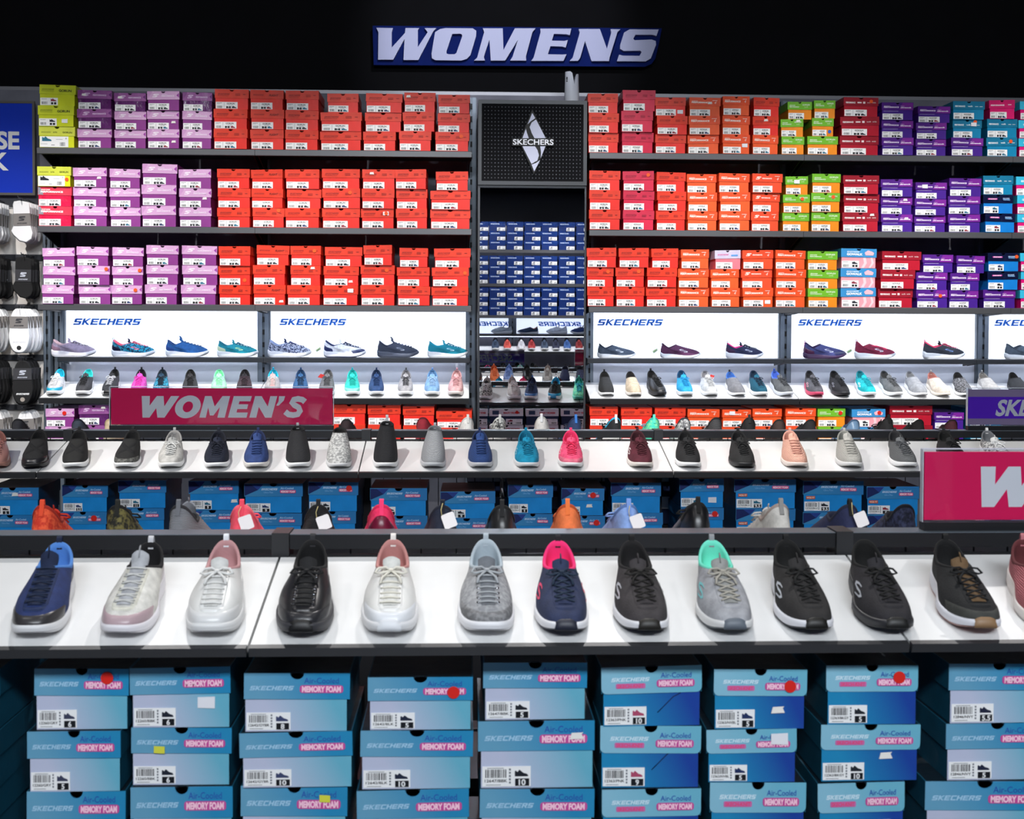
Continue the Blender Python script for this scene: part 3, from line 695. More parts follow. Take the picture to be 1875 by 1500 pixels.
def shoebox(kd, label, xc, yf, z, w_, h_, group, yaw=0.0, roll=0.0, sticker=None, size=None, icon_c=None, word=None, lidroll=None, back=False, depth=0.93):
    """xc: centre of the front face, yf: its distance, z: underside"""
    rnd = random.Random(NB[0] * 7 + 3); NB[0] += 1
    t = thing('shoe_box', label, 'box', (0, 0, 0), (0, roll, (PI if back else 0) + yaw), group)
    t.scale = (w_ / BW, depth, h_ / BH)
    t.location = (xc, yf + (-BD/2 if back else BD/2) * depth, z)
    _, _, _, _, var, wd, _ = KIND[kd]
    b = obj('body', BODIES[kd], t); l = obj('lid', LIDS[kd], t)
    l.rotation_euler = (rnd.uniform(-.004, .004), lidroll if lidroll is not None else rnd.uniform(-.008, .008), rnd.uniform(-.008, .008))
    if lidroll: l.location.z = abs(lidroll) * .0
    lb = obj('label', label_mesh(var, size or rnd.choice(['5', '6', '7']), word or wd, icon_c or rnd.choice(ICONS)), b)
    lb.location = (0, 0.0028, 0)
    if sticker:
        for si, s_ in enumerate(sticker.split()):
            k = s_[0]; a = s_[1:].split(',') if len(s_) > 1 else None
            me, nm = STK[k]
            px, pz = (float(a[0]), float(a[1])) if a and a[0] else ((.055, .088) if k in 'or' else (.05, .03))
            on_lid = pz > .0635
            so = obj(nm, me, l if on_lid else b); so.location = (px, YF - (0.001 + (0 if on_lid else -.0028)) - 0.0004 * (on_lid) * 4 - 0.0016 * si, pz)
            so.scale = (BW / w_, 1, BH / h_)
            so['label'] = STN[k]
    return t
# ------------------------------------------------------------------ measured planes of the shop
YL, YB = 6.85, 7.25            # front lip and back panel of the wall shelving
TILT = math.radians(13.8); CT, STT = math.cos(TILT), math.sin(TILT)
DARK = mat('#2c2d30', 'metal'); DARKER = mat('#1b1c20', 'metal'); STEEL = mat('#5c656e', 'metal'); LIP = mat('#55565a', 'metal')
WHITE = mat('#e6e6e6', 'board'); PANELG = mat('#4a4c58', 'matte'); BLACKW = mat('#06060a', 'matte')
def zat(y, Y, x=853): return P(x, y, Y).z
def xat(x, Y, y=560): return P(x, y, Y).x

# ---- room shell
b = MB(); b.box(-5.2, 6.0, -3.6, 8.2, -0.1, 0, mat('#6a6a6e', 'board')); struct('floor', b)
b = MB(); b.box(-5.2, 6.0, -3.6, 8.2, 4.7, 4.8, mat('#0c0c10', 'matte')); struct('ceiling', b)
b = MB(); b.box(-5.2, 6.0, 7.62, 7.8, 0, 4.7, BLACKW); struct('wall_back', b)
b = MB(); b.box(-5.2, 6.0, -3.6, -3.45, 0, 4.7, BLACKW); struct('wall_front', b)
b = MB(); b.box(-5.2, -5.1, -3.45, 7.62, 0, 4.7, mat('#202026', 'matte')); struct('wall_left', b)
b = MB(); b.box(5.9, 6.0, -3.45, 7.62, 0, 4.7, mat('#202026', 'matte')); struct('wall_right', b)
ZTOP = zat(166, YB)
# the shelving's own back cladding: pale grey head band, dark above the boxes
b = MB(); b.box(-3.6, 4.4, YB + 0.03, YB + 0.07, ZTOP - 0.02, ZTOP, mat('#8a8a90', 'metal')); b.box(-3.6, 4.4, YB + 0.03, YB + 0.07, 0.3, ZTOP - 0.02, mat('#74747e', 'matte'))
struct('wall_cladding', b)

# ---- WOMENS fascia sign
YS = 7.55
def pxmap(sx, ox, oy, Y):
    return lambda pts: [((lambda p: (p.x, p.z))(P(ox + a * sx, oy + b_ * sx, Y))) for a, b_ in pts]
pz = pxmap(1 / 3.125, 640, 0, YS)
sign = thing('department_sign', 'large blue fascia sign reading WOMENS in slanted pale letters on black wall', 'sign')
b = MB(); b.poly(pz([(138, 372), (132, 147), (1787, 162), (1772, 240), (1750, 335), (1728, 366), (1690, 382), (1400, 380)]), mat('#081c60', 'matte'), YS, 0.05); o = b.build('sign_plate', sign)
LET = {
 'W': ([(155,165),(250,167),(243,190),(243,278),(318,195),(322,166),(400,167),(392,180),(392,275),(448,190),(430,167),(497,167),(480,185),(395,349),(310,349),(316,228),(252,347),(165,347),(167,190)], []),
 'O': ([(490,190),(520,172),(550,167),(705,168),(725,182),(724,212),(692,320),(672,342),(640,352),(490,350),(472,338),(470,312)], [(588,200),(555,300),(556,312),(568,316),(602,316),(612,308),(645,212),(642,202),(632,199)]),
 'M': ([(762,168),(876,168),(880,292),(945,168),(1062,168),(1045,190),(1008,328),(1010,352),(918,352),(932,330),(962,235),(890,352),(808,352),(800,232),(768,330),(775,352),(712,352),(730,335),(770,190)], []),
 'E': ([(1090,170),(1267,170),(1258,208),(1240,202),(1168,200),(1156,238),(1225,240),(1247,235),(1235,278),(1215,272),(1148,270),(1133,316),(1215,318),(1240,316),(1222,354),(1038,354),(1052,335),(1092,190)], []),
 'N': ([(1308,172),(1430,172),(1470,285),(1495,192),(1490,173),(1546,174),(1530,190),(1485,335),(1482,355),(1382,355),(1345,240),(1318,335),(1305,354),(1257,354),(1275,335),(1315,192)], []),
 'S': ([(1600,174),(1765,175),(1752,212),(1730,205),(1632,205),(1620,228),(1628,236),(1725,232),(1748,240),(1750,262),(1720,340),(1690,357),(1527,356),(1540,318),(1560,324),(1656,325),(1668,303),(1660,296),(1565,297),(1545,285),(1546,262),(1568,192)], []),
}
for ch, (pts, hl) in LET.items():
    b = MB(); b.poly(pz(pts), mat('#b4b8dc', 'rubber'), YS - 0.028, 0.028, [pz(hl)] if hl else []); b.build('letter', sign)

# ---- wall shelving: uprights, shelves
def upright(xc, wd, label, Y=YB, z0=0.0, z1=None, m=STEEL):
    t = thing('shelf_upright', label, 'upright', (xc, Y, 0))
    z1 = z1 or ZTOP - 0.05
    b = MB(); b.box(-wd/2, wd/2, -0.04, 0.0, z0, z1, m); b.build('post', t)
    b = MB()
    for sx in (-wd/4, wd/4):
        b.box(sx - wd*.16, sx + wd*.16, -0.052, -0.04, z0, z1, mat('#6a7480', 'metal'))
    b.build('slotted_channel', t)
    b = MB(); z = 1.0
    while z < z1:
        b.box(-0.006, 0.006, -0.0535, -0.0405, z, z + 0.03, mat('#08090c', 'paint')); z += 0.075
    o = b.build('slots', t); o['kind'] = 'stuff'
    return t
zLED0, zLED1 = zat(574, YL - .02), zat(700, YB)
ZS = {1: zat(277, YL), 2: zat(419, YL), 3: zat(560, YL)}                # tops of the three box shelves
LH = 0.036
def wall_shelf(x0, x1, zt, label, group, Y0=YL, depth=0.34, lip=LH, name='wall_shelf', led=False, m=LIP):
    t = thing(name, label, 'shelf', ((x0 + x1) / 2, Y0, zt), (0, 0, 0), group); hw = (x1 - x0) / 2 - 0.001
    b = MB(); b.box(-hw, hw, 0.012, depth, -0.012, 0, DARKER); b.build('shelf_board', t)
    b = MB(); b.bbox(-hw, hw, 0, 0.012, -lip, 0.0, m, 0.003); b.build('front_lip', t)
    for sx in (-1, 1):
        b = MB(); x = sx * (hw - 0.012)
        vs = [(x - .003, .02, -.013), (x - .003, depth, -.013), (x - .003, depth, -.045 if led else -.11), (x - .003, .03, -.030)]
        vs += [(a + .006, c, d) for a, c, d in vs]
        b.add(vs, [(0, 1, 2, 3), (7, 6, 5, 4), (0, 3, 7, 4), (3, 2, 6, 7), (2, 1, 5, 6), (1, 0, 4, 5)], DARKER); b.build('bracket', t)
    if led:
        b = MB(); b.box(-hw + .02, hw - .02, 0.030, 0.055, -0.026, -0.013, mat('#dfeaff', 'glow', led)); b.build('led_strip', t)
    return t
# bay edges seen at the lip
LX = [xat(69, YL), xat(467, YL), xat(863, YL)]; RX = [xat(1078, YL), xat(1470, YL), xat(1851, YL), xat(1851, YL) + 1.2]
rown = {1: 'topmost', 2: 'second', 3: 'third'}
for r in (1, 2, 3):
    dz = 0
    for k in range(2):
        wall_shelf(LX[k], LX[k+1], ZS[r], 'grey steel wall shelf full of shoe boxes, %s level, %s bay left of the mirror' % (rown[r], ('outer', 'inner')[k]), None, led=('22' if r == 3 else False))
    for k in range(3):
        wall_shelf(RX[k], RX[k+1], ZS[r], 'grey steel wall shelf full of shoe boxes, %s level, %s bay right of the mirror' % (rown[r], ('first', 'second', 'third')[k]), None, led=('22' if r == 3 else False))
# uprights between bays
PX = [xat(113, YB), xat(485, YB), xat(862, YB), xat(1078, YB), xat(1435, YB), xat(1795, YB)]
for x, wd, lb in zip(PX, (.06, .075, .06, .05, .075, .075), ('next to the sock display', 'between the two left bays', 'left of the mirror column', 'right of the mirror column', 'between first and second right bays', 'between second and third right bays')):
    upright(x, wd, 'slotted grey steel upright ' + lb, z0=0.02)
# lit panels with the brand lettering, and lower panels
ZP0, ZP1 = zat(712, YB), zat(566, YB)
names = ['outer left bay', 'inner left bay', 'first bay right of the mirror', 'second bay right of the mirror', 'third bay right of the mirror']
edges = [(PX[0] + .03, PX[1] - .037), (PX[1] + .037, PX[2] - .03), (PX[3] + .025, PX[4] - .037), (PX[4] + .037, PX[5] - .037), (PX[5] + .037, PX[5] + 1.15)]
wx = [(135, 262), (512, 637), (1093, 1216), (1460, 1580), (1819, 1944)]
for (x0, x1), nm, (wa, wb) in zip(edges, names, wx):
    t = thing('lit_backboard', 'glossy white lit back panel with blue brand lettering, ' + nm, 'panel', (0, YB - 0.012, 0))
    b = MB(); b.box(x0, x1, 0, 0.012, zat(655, YB), ZP1, mat('#eef4ff', 'glow', '1.0')); o = b.build('light_panel', t); o['label'] = 'white backlit upper panel'
    b = MB(); b.box(x0, x1, 0, 0.012, ZP0, zat(655, YB) - .001, mat('#d8dce8', 'board')); b.build('lower_panel', t)
    xa = xat(wa, YB); xb = xat(wb, YB); zb = P((wa+wb)/2, 595 + (wa+wb)/2*.0011, YB).z; hh_ = 0.0385
    b = MB(); b.word(xa, zb, hh_, (xb - xa) - hh_ * .35, mat('#2a78e6', 'paint'), -0.004, t=0.003); b.build('brand_lettering', t)
# display shelf for single side-on shoes
YD = 7.02; ZD = zat(656, YD)
for k, (x0, x1) in enumerate([(xat(104, YD), xat(482, YD)), (xat(482, YD), xat(861, YD)), (xat(1076, YD), xat(1436, YD)), (xat(1436, YD), xat(1790, YD)), (xat(1790, YD), xat(1790, YD) + 1.15)]):
    wall_shelf(x0, x1, ZD, 'narrow dark shelf of single side-on shoes, ' + names[k], None, Y0=YD, depth=0.165, lip=0.028, name='display_shelf', led='5', m=mat('#2a2d33', 'metal'))

SLIP_ = mat('#3a3b3e', 'metal')
# ---- slanted shoe shelves
def slant_shelf(x0, x1, yl, zl, depth, label, back=False, gloss=WHITE, lip=0.028):
    """board rising away from its front lip"""
    t = thing('slanted_shelf', label, 'shelf', ((x0 + x1) / 2, yl, zl), (TILT, 0, 0) if not back else (-TILT, 0, 0)); hw = (x1 - x0) / 2 - 0.0025
    s = -1 if back else 1; D = depth / CT
    ys = sorted((0.008 * s, D * s))
    b = MB(); b.box(-hw, hw, ys[0], ys[1], -0.014, 0, gloss); b.build('shelf_board', t)
    b = MB(); ys = sorted((-0.006 * s, 0.0078 * s)); b.box(-hw, hw, ys[0], ys[1], -lip, 0.003, SLIP_); b.build('front_lip', t)
    for sx in (-1, 1):
        x = sx * (hw - 0.015); b = MB(); y1 = D * s
        vs = [(x - .003, .03*s, -.015), (x - .003, y1, -.015), (x - .003, y1, -.12), (x - .003, .05*s, -.035)]
        vs += [(a + .006, c, d) for a, c, d in vs]
        b.add(vs, [(0, 1, 2, 3), (7, 6, 5, 4), (0, 3, 7, 4), (3, 2, 6, 7), (2, 1, 5, 6), (1, 0, 4, 5)], DARKER); b.build('bracket', t)
    return t
YW, ZW = YL, zat(731, YL)                                               # wall slanted shelf: lip
for k, (x0, x1) in enumerate([(xat(69, YL), xat(467, YL)), (xat(467, YL), xat(860, YL)), (xat(1081, YL), xat(1466, YL)), (xat(1466, YL), xat(1851, YL)), (xat(1851, YL), xat(1851, YL) + 1.2)]):
    slant_shelf(x0, x1, YW, ZW, 0.325, 'white slanted wall shelf lined with shoes, ' + names[k])

# ---- gondolas
G1L, G2L = 2.15, 4.55
def gondola(tag_, yl, zl, depth, seams, xs0, bar_top, bar_h, zbase, kinds=''):
    yb = yl + depth; ymid = yb + 0.045
    zb = zl + depth * math.tan(TILT)
    for k in range(len(seams) - 1):
        a, c = seams[k], seams[k+1]; where = '%s gondola, %s section' % (tag_, ('first', 'second', 'third', 'fourth', 'fifth')[k] + ' from left')
        slant_shelf(a, c, yl, zl, depth, 'white slanted shoe shelf facing the camera, ' + where, lip=.014 if yl < 3 else .018)
        slant_shelf(a, c, 2 * ymid - yl, zl, depth, 'white slanted shoe shelf facing the back wall, ' + where, back=True, lip=.016)
        t = thing('top_rail', 'dark steel top rail with wire grid below, ' + where, 'rail', ((a + c) / 2, ymid, bar_top)); hw = (c - a) / 2 - 0.019
        b = MB(); b.box(-hw, hw, -0.030, 0.030, -bar_h, -0.0015, DARKER); b.box(-hw, hw, -0.031, 0.031, -0.0015, 0, STEEL); b.build('rail_beam', t)  # thin lighter skin paints a highlight along the beam's top
        b = MB(); b.box(-hw, hw, -0.028, -0.018, -bar_h - 0.026, -bar_h - 0.012, mat('#0c0d10', 'rubber')); b.build('rear_strip', t)
        t = thing('wire_grid', 'black wire grid panel under the top rail, ' + where, 'grid', ((a + c) / 2, ymid, bar_top)); b = MB()
        b.box(-hw, hw, -0.004, 0.002, -bar_h - 0.40, -bar_h - 0.394, DARKER)
        x = -hw + 0.05
        while x < hw: b.box(x - .0015, x + .0015, -0.004, -0.001, -bar_h - 0.5, -bar_h - .001, DARKER); x += 0.075
        b.build('wires', t)
    for k, x in enumerate(seams):
        t = thing('gondola_post', 'dark steel post of the %s gondola, %s from left' % (tag_, ('first', 'second', 'third', 'fourth', 'fifth', 'sixth')[k]), 'post', (x, ymid, 0))
        b = MB(); b.box(-0.0175, 0.0175, -0.0175, 0.0175, 0, bar_top - bar_h, DARK); b.build('post', t)
        b = MB(); b.box(-0.018, 0.018, -0.036, 0.036, bar_top - bar_h - 0.024, bar_top + 0.003, DARK); b.build('rail_clamp', t)
    # base shelves carrying the stacked boxes
    for s_, w_ in ((-1, 'front'), (1, 'rear')):
        t = thing('base_shelf', 'dark steel base shelf under the stacked boxes, %s gondola, %s side' % (tag_, w_), 'shelf', ((seams[0] + seams[-1]) / 2, ymid, zbase)); hw = (seams[-1] - seams[0]) / 2
        b = MB(); ys = sorted((s_ * 0.05, s_ * (ymid - yl + .02))); b.box(-hw, hw, ys[0], ys[1], -0.03, 0, DARK); b.build('shelf_board', t)
        b = MB(); b.box(-hw, hw, min(ys, key=lambda v: -abs(v)) - .004, min(ys, key=lambda v: -abs(v)) + .004, -zbase, -0.03, DARKER); b.build('kick_panel', t)
    return ymid, zb
Z1 = P(937, 1184, G1L).z; Z2 = P(937, 866, G2L).z
g1x = P(512, 1018, G1L + .37).x; g1s = [g1x - 1.2, g1x, g1x + 1.2, g1x + 2.4]
g2x = P(670, 808, G2L + .35).x; g2s = [g2x - 2.4, g2x - 1.2, g2x, g2x + 1.2, g2x + 2.4, g2x + 3.6]
bt1 = P(937, 977, G1L + .385).z; bt2 = P(937, 788.5, G2L + .365).z
ZB1 = P(937, 1563, G1L + .09).z; ZB2 = P(937, 1040, G2L + .1).z
YM1, _ = gondola('near', G1L, Z1, 0.37, g1s, 0, bt1, 0.032, ZB1)
YM2, _ = gondola('middle', G2L, Z2, 0.35, g2s, 0, bt2, 0.030, ZB2)

HEAVY = [[(0,1),(.373,1),(.36,.554),(.69,1),(1.0,1),(1.03,.52),(1.34,1),(1.72,1),(1.04,0),(.713,0),(.66,.44),(.348,0),(.033,0)],
 [(2.63,0),(2.90,1),(3.20,1),(3.34,.52),(3.70,1),(4.05,1),(3.80,0),(3.46,0),(3.58,.50),(3.28,.10),(3.12,.10),(3.04,.48),(2.93,0)],
 [(3.95,0),(4.22,1),(5.05,1),(4.98,.76),(4.48,.76),(4.44,.62),(4.88,.62),(4.83,.40),(4.38,.40),(4.34,.24),(4.86,.24),(4.80,0)],
 [(4.93,0),(5.20,1),(5.50,1),(5.78,.52),(5.90,1),(6.22,1),(5.95,0),(5.66,0),(5.37,.50),(5.25,0)],
 [(6.30,1),(6.58,1),(6.52,.80),(6.28,.56),(6.17,.56),(6.28,.76)]]
# ---- hanging acrylic signs on the rails
def topper(x0, Y, z, label, text, base_h, k=1.0, kind='crimson'):
    t = thing('sign_holder', label, 'sign', (x0, Y, z)); W_, H_ = 0.905 * k, 0.152 * k
    b = MB(); b.box(0, W_, -0.014, 0.014, 0, base_h, DARKER); b.build('base_rail', t)
    z0 = base_h
    b = MB(); b.box(0, W_, -0.008, -0.006, z0 - .001, z0 + H_ * 1.04, mat('#e8ecf4', 'acrylic')); b.build('acrylic_front', t)
    b = MB(); b.box(0, W_, 0.006, 0.008, z0 - .001, z0 + H_ * 1.04, mat('#e8ecf4', 'acrylic')); b.build('acrylic_back', t)
    ins = 0.004; em_ = mat('#c8ccd8', 'gloss')
    b = MB(); top_ = z0 + H_ * 1.04
    b.box(-.0012, 0, -.008, .008, z0, top_, em_); b.box(W_, W_ + .0012, -.008, .008, z0, top_, em_); b.box(0, W_, -.008, -.006, top_, top_ + .0012, em_); b.box(0, W_, .006, .008, top_, top_ + .0012, em_); b.build('acrylic_edge', t)
    if kind == 'crimson': a0, a1, m = z0 + ins, z0 + H_, mat('#f41c60', 'paint')
    else: a0, a1, m = z0 + H_ * .20, z0 + H_ * .80, mat('#6426d0', 'paint')
    b = MB(); b.box(ins, W_ - ins, -0.003, 0.003, a0, a1, m)
    if kind != 'crimson': b.box(ins, W_ - ins, -0.0025, 0.0025, z0 + ins, a0, mat('#9a86a8', 'paint')); b.box(ins, W_ - ins, -0.0025, 0.0025, a1, z0 + H_, mat('#9a86a8', 'paint'))
    b.build('printed_card', t)
    hh = H_ * (.58 if kind == 'crimson' else .42); zt = z0 + (H_ - hh) / 2
    for s_, nm in ((1, 'front_lettering'), (-1, 'rear_lettering')):
        b = MB()
        mp = (lambda v: v) if s_ > 0 else (lambda v: Vector((W_ - v.x, -v.y, v.z)))
        if kind == 'crimson':
            u = hh; ox_ = 0.128 * k; lm = mat('#f0f0f2', 'paint'); sc_ = lambda pts: [(ox_ + a * u, zt + c * u) for a, c in pts]
            for pts in HEAVY: b.poly(sc_(pts), lm, -0.0036, 0, (), mp)
            el = lambda rx, rz, n=28: sc_([(2.11 + rx * math.cos(2*PI*i/n) + .22 * rz * math.sin(2*PI*i/n), .5 + rz * math.sin(2*PI*i/n)) for i in range(n)])
            b.poly(el(.58, .53), lm, -0.0036, 0, [el(.23, .25)], mp)
            b.stroke(sc_([(7.50, .74), (7.38, .84), (7.18, .875), (6.98, .84), (6.90, .70), (7.02, .58), (7.20, .48), (7.27, .32), (7.16, .16), (6.95, .12), (6.74, .15), (6.58, .28)]), .27 * u, lm, -0.0036, 0, mp)
        else: b.text(text, 0.118 * k, zt, hh, mat('#e2e2e6', 'paint'), -0.0036, width=0.40 * k, shear=0.25, bold=0.035, map=mp)
        b.build(nm, t)
    return t
topper(P(202, 788, YM2).x, YM2, bt2, "crimson acrylic sign reading WOMEN'S on the middle gondola rail", "WOMEN'S", 0.018)
topper(P(1770, 788, YM2).x, YM2, bt2, 'purple acrylic sign with white lettering on the middle gondola rail', 'SKECHERS', 0.018, kind='purple')
topper(P(1687, 975, YM1).x, YM1, bt1, "crimson acrylic sign with a white W on the near gondola rail, cut by the frame", "WOMEN'S", 0.018)

# ---- mirror column with the emblem box
cx0, cx1 = xat(874.5, YL), xat(1072.5, YL)
col = thing('mirror_column', 'dark framed tall mirror in the column between the shelving bays', 'mirror', ((cx0 + cx1) / 2, YL, 0)); hw = (cx1 - cx0) / 2
zm1 = zat(343, YL); zm0 = 0.25
b = MB(); b.box(-hw, hw, 0.03, 0.38, 0.02, zm1 + .012, DARKER); b.build('column_body', col)
for nm, (a, c, z0, z1) in {'left': (-hw, -hw + .012, .02, zm1 + .012), 'right': (hw - .008, hw, .02, zm1 + .012), 'top': (-hw + .012, hw - .008, zm1, zm1 + .012)}.items():
    b = MB(); b.box(a, c, -0.004, 0.03, z0, z1, mat('#34363b', 'metal')); b.build('mirror_frame', col)
mb = MB(); mb.box(-hw + .012, hw - .008, 0.012, 0.018, zm0, zm1, mat('#dfe4ec', 'mirror')); mir = mb.build('mirror_glass', col)
MT = math.radians(0.20)
mir.rotation_euler = (MT, 0, math.radians(-0.18)); mir.location = (0, 0, 0)
mir.location.y = 0.0 + math.sin(MT) * 1.7
b = MB(); b.box(-hw, -hw + .012, 0.03, 0.3, 2.2, 2.201, DARKER)
bx = thing('emblem_box', 'perforated dark grey steel box bearing the diamond emblem above the mirror', 'sign', ((cx0 + cx1) / 2, YL - 0.02, 0))
ez0, ez1 = zat(338, YL - .02), zat(182, YL - .02)
b = MB(); b.box(-hw, hw, 0.012, 0.40, ez0, ez1, DARK); b.build('housing', bx)
b = MB(); fr = mat('#333539', 'metal')
b.box(-hw, hw, 0, 0.012, ez1 - .022, ez1, fr); b.box(-hw, hw, 0, 0.012, ez0, ez0 + .022, fr); b.box(-hw, -hw + .02, 0, 0.012, ez0 + .022, ez1 - .022, fr); b.box(hw - .02, hw, 0, 0.012, ez0 + .022, ez1 - .022, fr); b.build('box_frame', bx)
b = MB(); b.box(-hw + .02, hw - .02, 0.004, 0.012, ez0 + .022, ez1 - .022, mat('#0d0e12', 'matte'))
ln = mat('#c0c4d0', 'metal'); nx, nz = 29, 20
for i in range(nx):
    for j in range(nz):
        x = -hw + .038 + (2 * hw - .076) * i / (nx - 1); z = ez0 + .040 + (ez1 - ez0 - .080) * j / (nz - 1); r = .0027
        b.add([(x - r, .0036, z), (x, .0036, z - r), (x + r, .0036, z), (x, .0036, z + r), (x, .0012, z)], [(0, 1, 4), (1, 2, 4), (2, 3, 4), (3, 0, 4)], ln)
b.build('perforated_plate', bx)
e3 = lambda pts: [((lambda p: (p.x - (cx0 + cx1) / 2, p.z))(P(860 + a / 3.75, 130 + c / 3.75, YL - .03))) for a, c in pts]
em = MB(); em.poly(e3([(430, 262), (538, 488), (441, 712), (342, 488)]), mat('#07080a', 'paint'), -0.010, 0.014)
em.poly(e3([(290, 463), (578, 463), (578, 515), (290, 515)]), mat('#07080a', 'paint'), -0.014, 0.016)
lg = mat('#c4c8e0', 'paint')
for pts in ([(430, 288), (450, 325), (420, 345), (398, 366)], [(455, 333), (522, 462), (445, 462), (425, 425), (412, 385), (425, 355)], [(386, 396), (394, 428), (406, 462), (362, 462)],
            [(362, 517), (448, 517), (466, 545), (476, 580), (465, 615), (424, 638)], [(484, 517), (520, 517), (487, 600), (490, 560)], [(425, 643), (455, 632), (484, 612), (443, 690)]):
    em.poly(e3(pts), lg, -0.0145 if False else -0.0115, 0.0012)
em.build('emblem', bx)
p = P(860 + 297/3.75, 130 + 505/3.75, YL - .034); p2 = P(860 + 576/3.75, 130 + 505/3.75, YL - .034)
b = MB(); b.text('SKECHERS', p.x - (cx0 + cx1) / 2, p.z, .030, mat('#e8eaf4', 'paint'), -0.0155, width=p2.x - p.x, bold=.02); b.build('emblem_lettering', bx)
# white scent dispenser on top of the emblem box
dx0, dx1 = xat(1034, YL + .05, 170), xat(1061, YL + .05, 170); dc = (dx0 + dx1) / 2; dr = (dx1 - dx0) / 2
t = thing('scent_dispenser', 'white plastic scent dispenser standing on top of the emblem box', 'dispenser', (dc, YL + .07, ez1))
b = MB(); rows = []; n = 20; H = 0.178
prof = [(0, .80), (.02, .93), (.06, 1.0), (.25, 1.0), (.5, .97), (.8, .93), (1, .92)]
def dtop(x):                                                             # saddle-shaped top edge
    return H * (1.0 if x < -0.1 else 1.0 - 0.42 * smooth01((x + .1) / .45)) if x < .42 else H * (0.60 + 0.33 * smooth01((x - .42) / .2))
for u, r in prof:
    ring = []
    for i in range(n):
        a = 2 * PI * i / n; x = math.cos(a); yv = math.sin(a)
        ring.append(Vector((x * dr * r, yv * dr * .8 * r, u * (dtop(x) if True else H))))
    rows.append(ring)
b.grid(rows, mat('#dcdfea', 'rubber'), wrap=True, flip=True); b.cap(rows[0], mat('#dcdfea', 'rubber'))
inner = [Vector((v.x * .86, v.y * .86, v.z - .004)) for v in rows[-1]]; deep = [Vector((v.x * .8, v.y * .8, v.z - .05)) for v in rows[-1]]
b.grid([rows[-1], inner, deep], mat('#c8ccdc', 'rubber'), wrap=True, flip=True); b.cap(deep, mat('#9498a8', 'rubber')); b.build('casing', t)
b = MB()
for z in (.120, .131, .140): b.box(-dr * .80, -dr * .62, -dr * .60, -dr * .50, z, z + .006, mat('#20222a', 'paint'))
b.build('indicator', t)

# ------------------------------------------------------------------ shoe boxes on the wall
ORD = ['first', 'second', 'third', 'fourth', 'fifth', 'sixth', 'seventh', 'eighth', 'ninth', 'tenth', 'eleventh', 'twelfth', 'thirteenth', 'fourteenth', 'fifteenth']
LV = {1: ['only'], 2: ['bottom', 'top'], 3: ['bottom', 'middle', 'top']}

def wall_stack(side, row, k, x0, x1, ytop, kinds, sx=None, tops=None):
    """stack of boxes, bottom first; sx: {level: sticker}; tops: {level: (x0, x1)} where a box sits off the others"""
    zs = P((x0 + x1) / 2, {1: 277, 2: 419, 3: 560}[row], YL).z if False else ZS[row]
    Yf = YL - 0.006
    zt = P((x0 + x1) / 2, ytop, Yf).z; n = len(kinds); h = (zt - zs) / n
    ph = '%s stack from left, %s shelf %s of mirror' % (ORD[k], ('top', 'middle', 'lower')[row - 1], side)
    rnd = random.Random(hash((side == 'left', row, k)) & 0xffff)
    z = zs + 0.0005
    for i, kd in enumerate(kinds):
        a, c = (tops or {}).get(i, (x0, x1))
        wv = (xat(c, Yf) - xat(a, Yf)) * 0.965; xc = (xat(a, Yf) + xat(c, Yf)) / 2
        st = (sx or {}).get(i); extra = ''
        ik = rnd.choice(ICONS)
        lab = '%s %s, %s of %s' % (KIND[kd][6] if 'box' in KIND[kd][6] else KIND[kd][6] + ' shoe box', '', LV[n][i], ph)
        lab = lab.replace(' ,', ',')
        shoebox(kd, lab, xc + (rnd.uniform(-.004, .004) if i and i not in (tops or {}) else 0), Yf + rnd.uniform(0, .02), z, wv, h - 0.0008, 'shoe boxes on the wall shelves',
                yaw=rnd.uniform(-.022, .022), sticker=st, icon_c=ik, lidroll=rnd.choice([0, .006, -.006, .014, -.014, .02, -.02]) )
        z += h
pu, pl_, rd, rf, cr, og, oS, gr, dk, vi, te, bb, mg, cp, lm_, cl = 'purple', 'plum', 'red', 'redflight', 'crimson', 'orange', 'orangeS', 'green', 'darkred', 'violet', 'teal', 'brightblue', 'magenta', 'cyanpink', 'lime', 'cloud'
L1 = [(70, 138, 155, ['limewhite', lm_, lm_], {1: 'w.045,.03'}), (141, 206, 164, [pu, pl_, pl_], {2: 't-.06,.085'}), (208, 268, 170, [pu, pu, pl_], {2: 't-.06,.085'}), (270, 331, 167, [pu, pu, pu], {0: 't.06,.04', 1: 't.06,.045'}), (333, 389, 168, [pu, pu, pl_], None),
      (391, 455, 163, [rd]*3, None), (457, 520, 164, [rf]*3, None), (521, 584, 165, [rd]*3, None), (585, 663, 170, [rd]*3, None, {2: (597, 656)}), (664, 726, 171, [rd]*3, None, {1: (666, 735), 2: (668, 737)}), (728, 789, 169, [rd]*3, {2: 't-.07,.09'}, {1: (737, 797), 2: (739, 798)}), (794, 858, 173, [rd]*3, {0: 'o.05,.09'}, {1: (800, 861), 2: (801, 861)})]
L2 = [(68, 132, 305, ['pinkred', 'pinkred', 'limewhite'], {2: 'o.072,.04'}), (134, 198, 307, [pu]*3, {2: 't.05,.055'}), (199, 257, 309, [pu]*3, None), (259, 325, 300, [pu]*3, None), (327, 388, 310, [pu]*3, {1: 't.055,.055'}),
      (396, 458, 309, [rd]*3, None), (460, 520, 310, [rd, rf, rf], {0: 'o.06,.1'}), (521, 586, 310, [rd]*3, None), (588, 660, 309, [rd]*3, {1: 'o.045,.09'}), (661, 723, 310, [rd]*3, {0: 'w.05,.085 o.052,.085', 2: 't-.04,.09'}), (724, 783, 310, [rd]*3, None), (785, 861, 314, [rd]*3, None, {2: (796, 857)})]
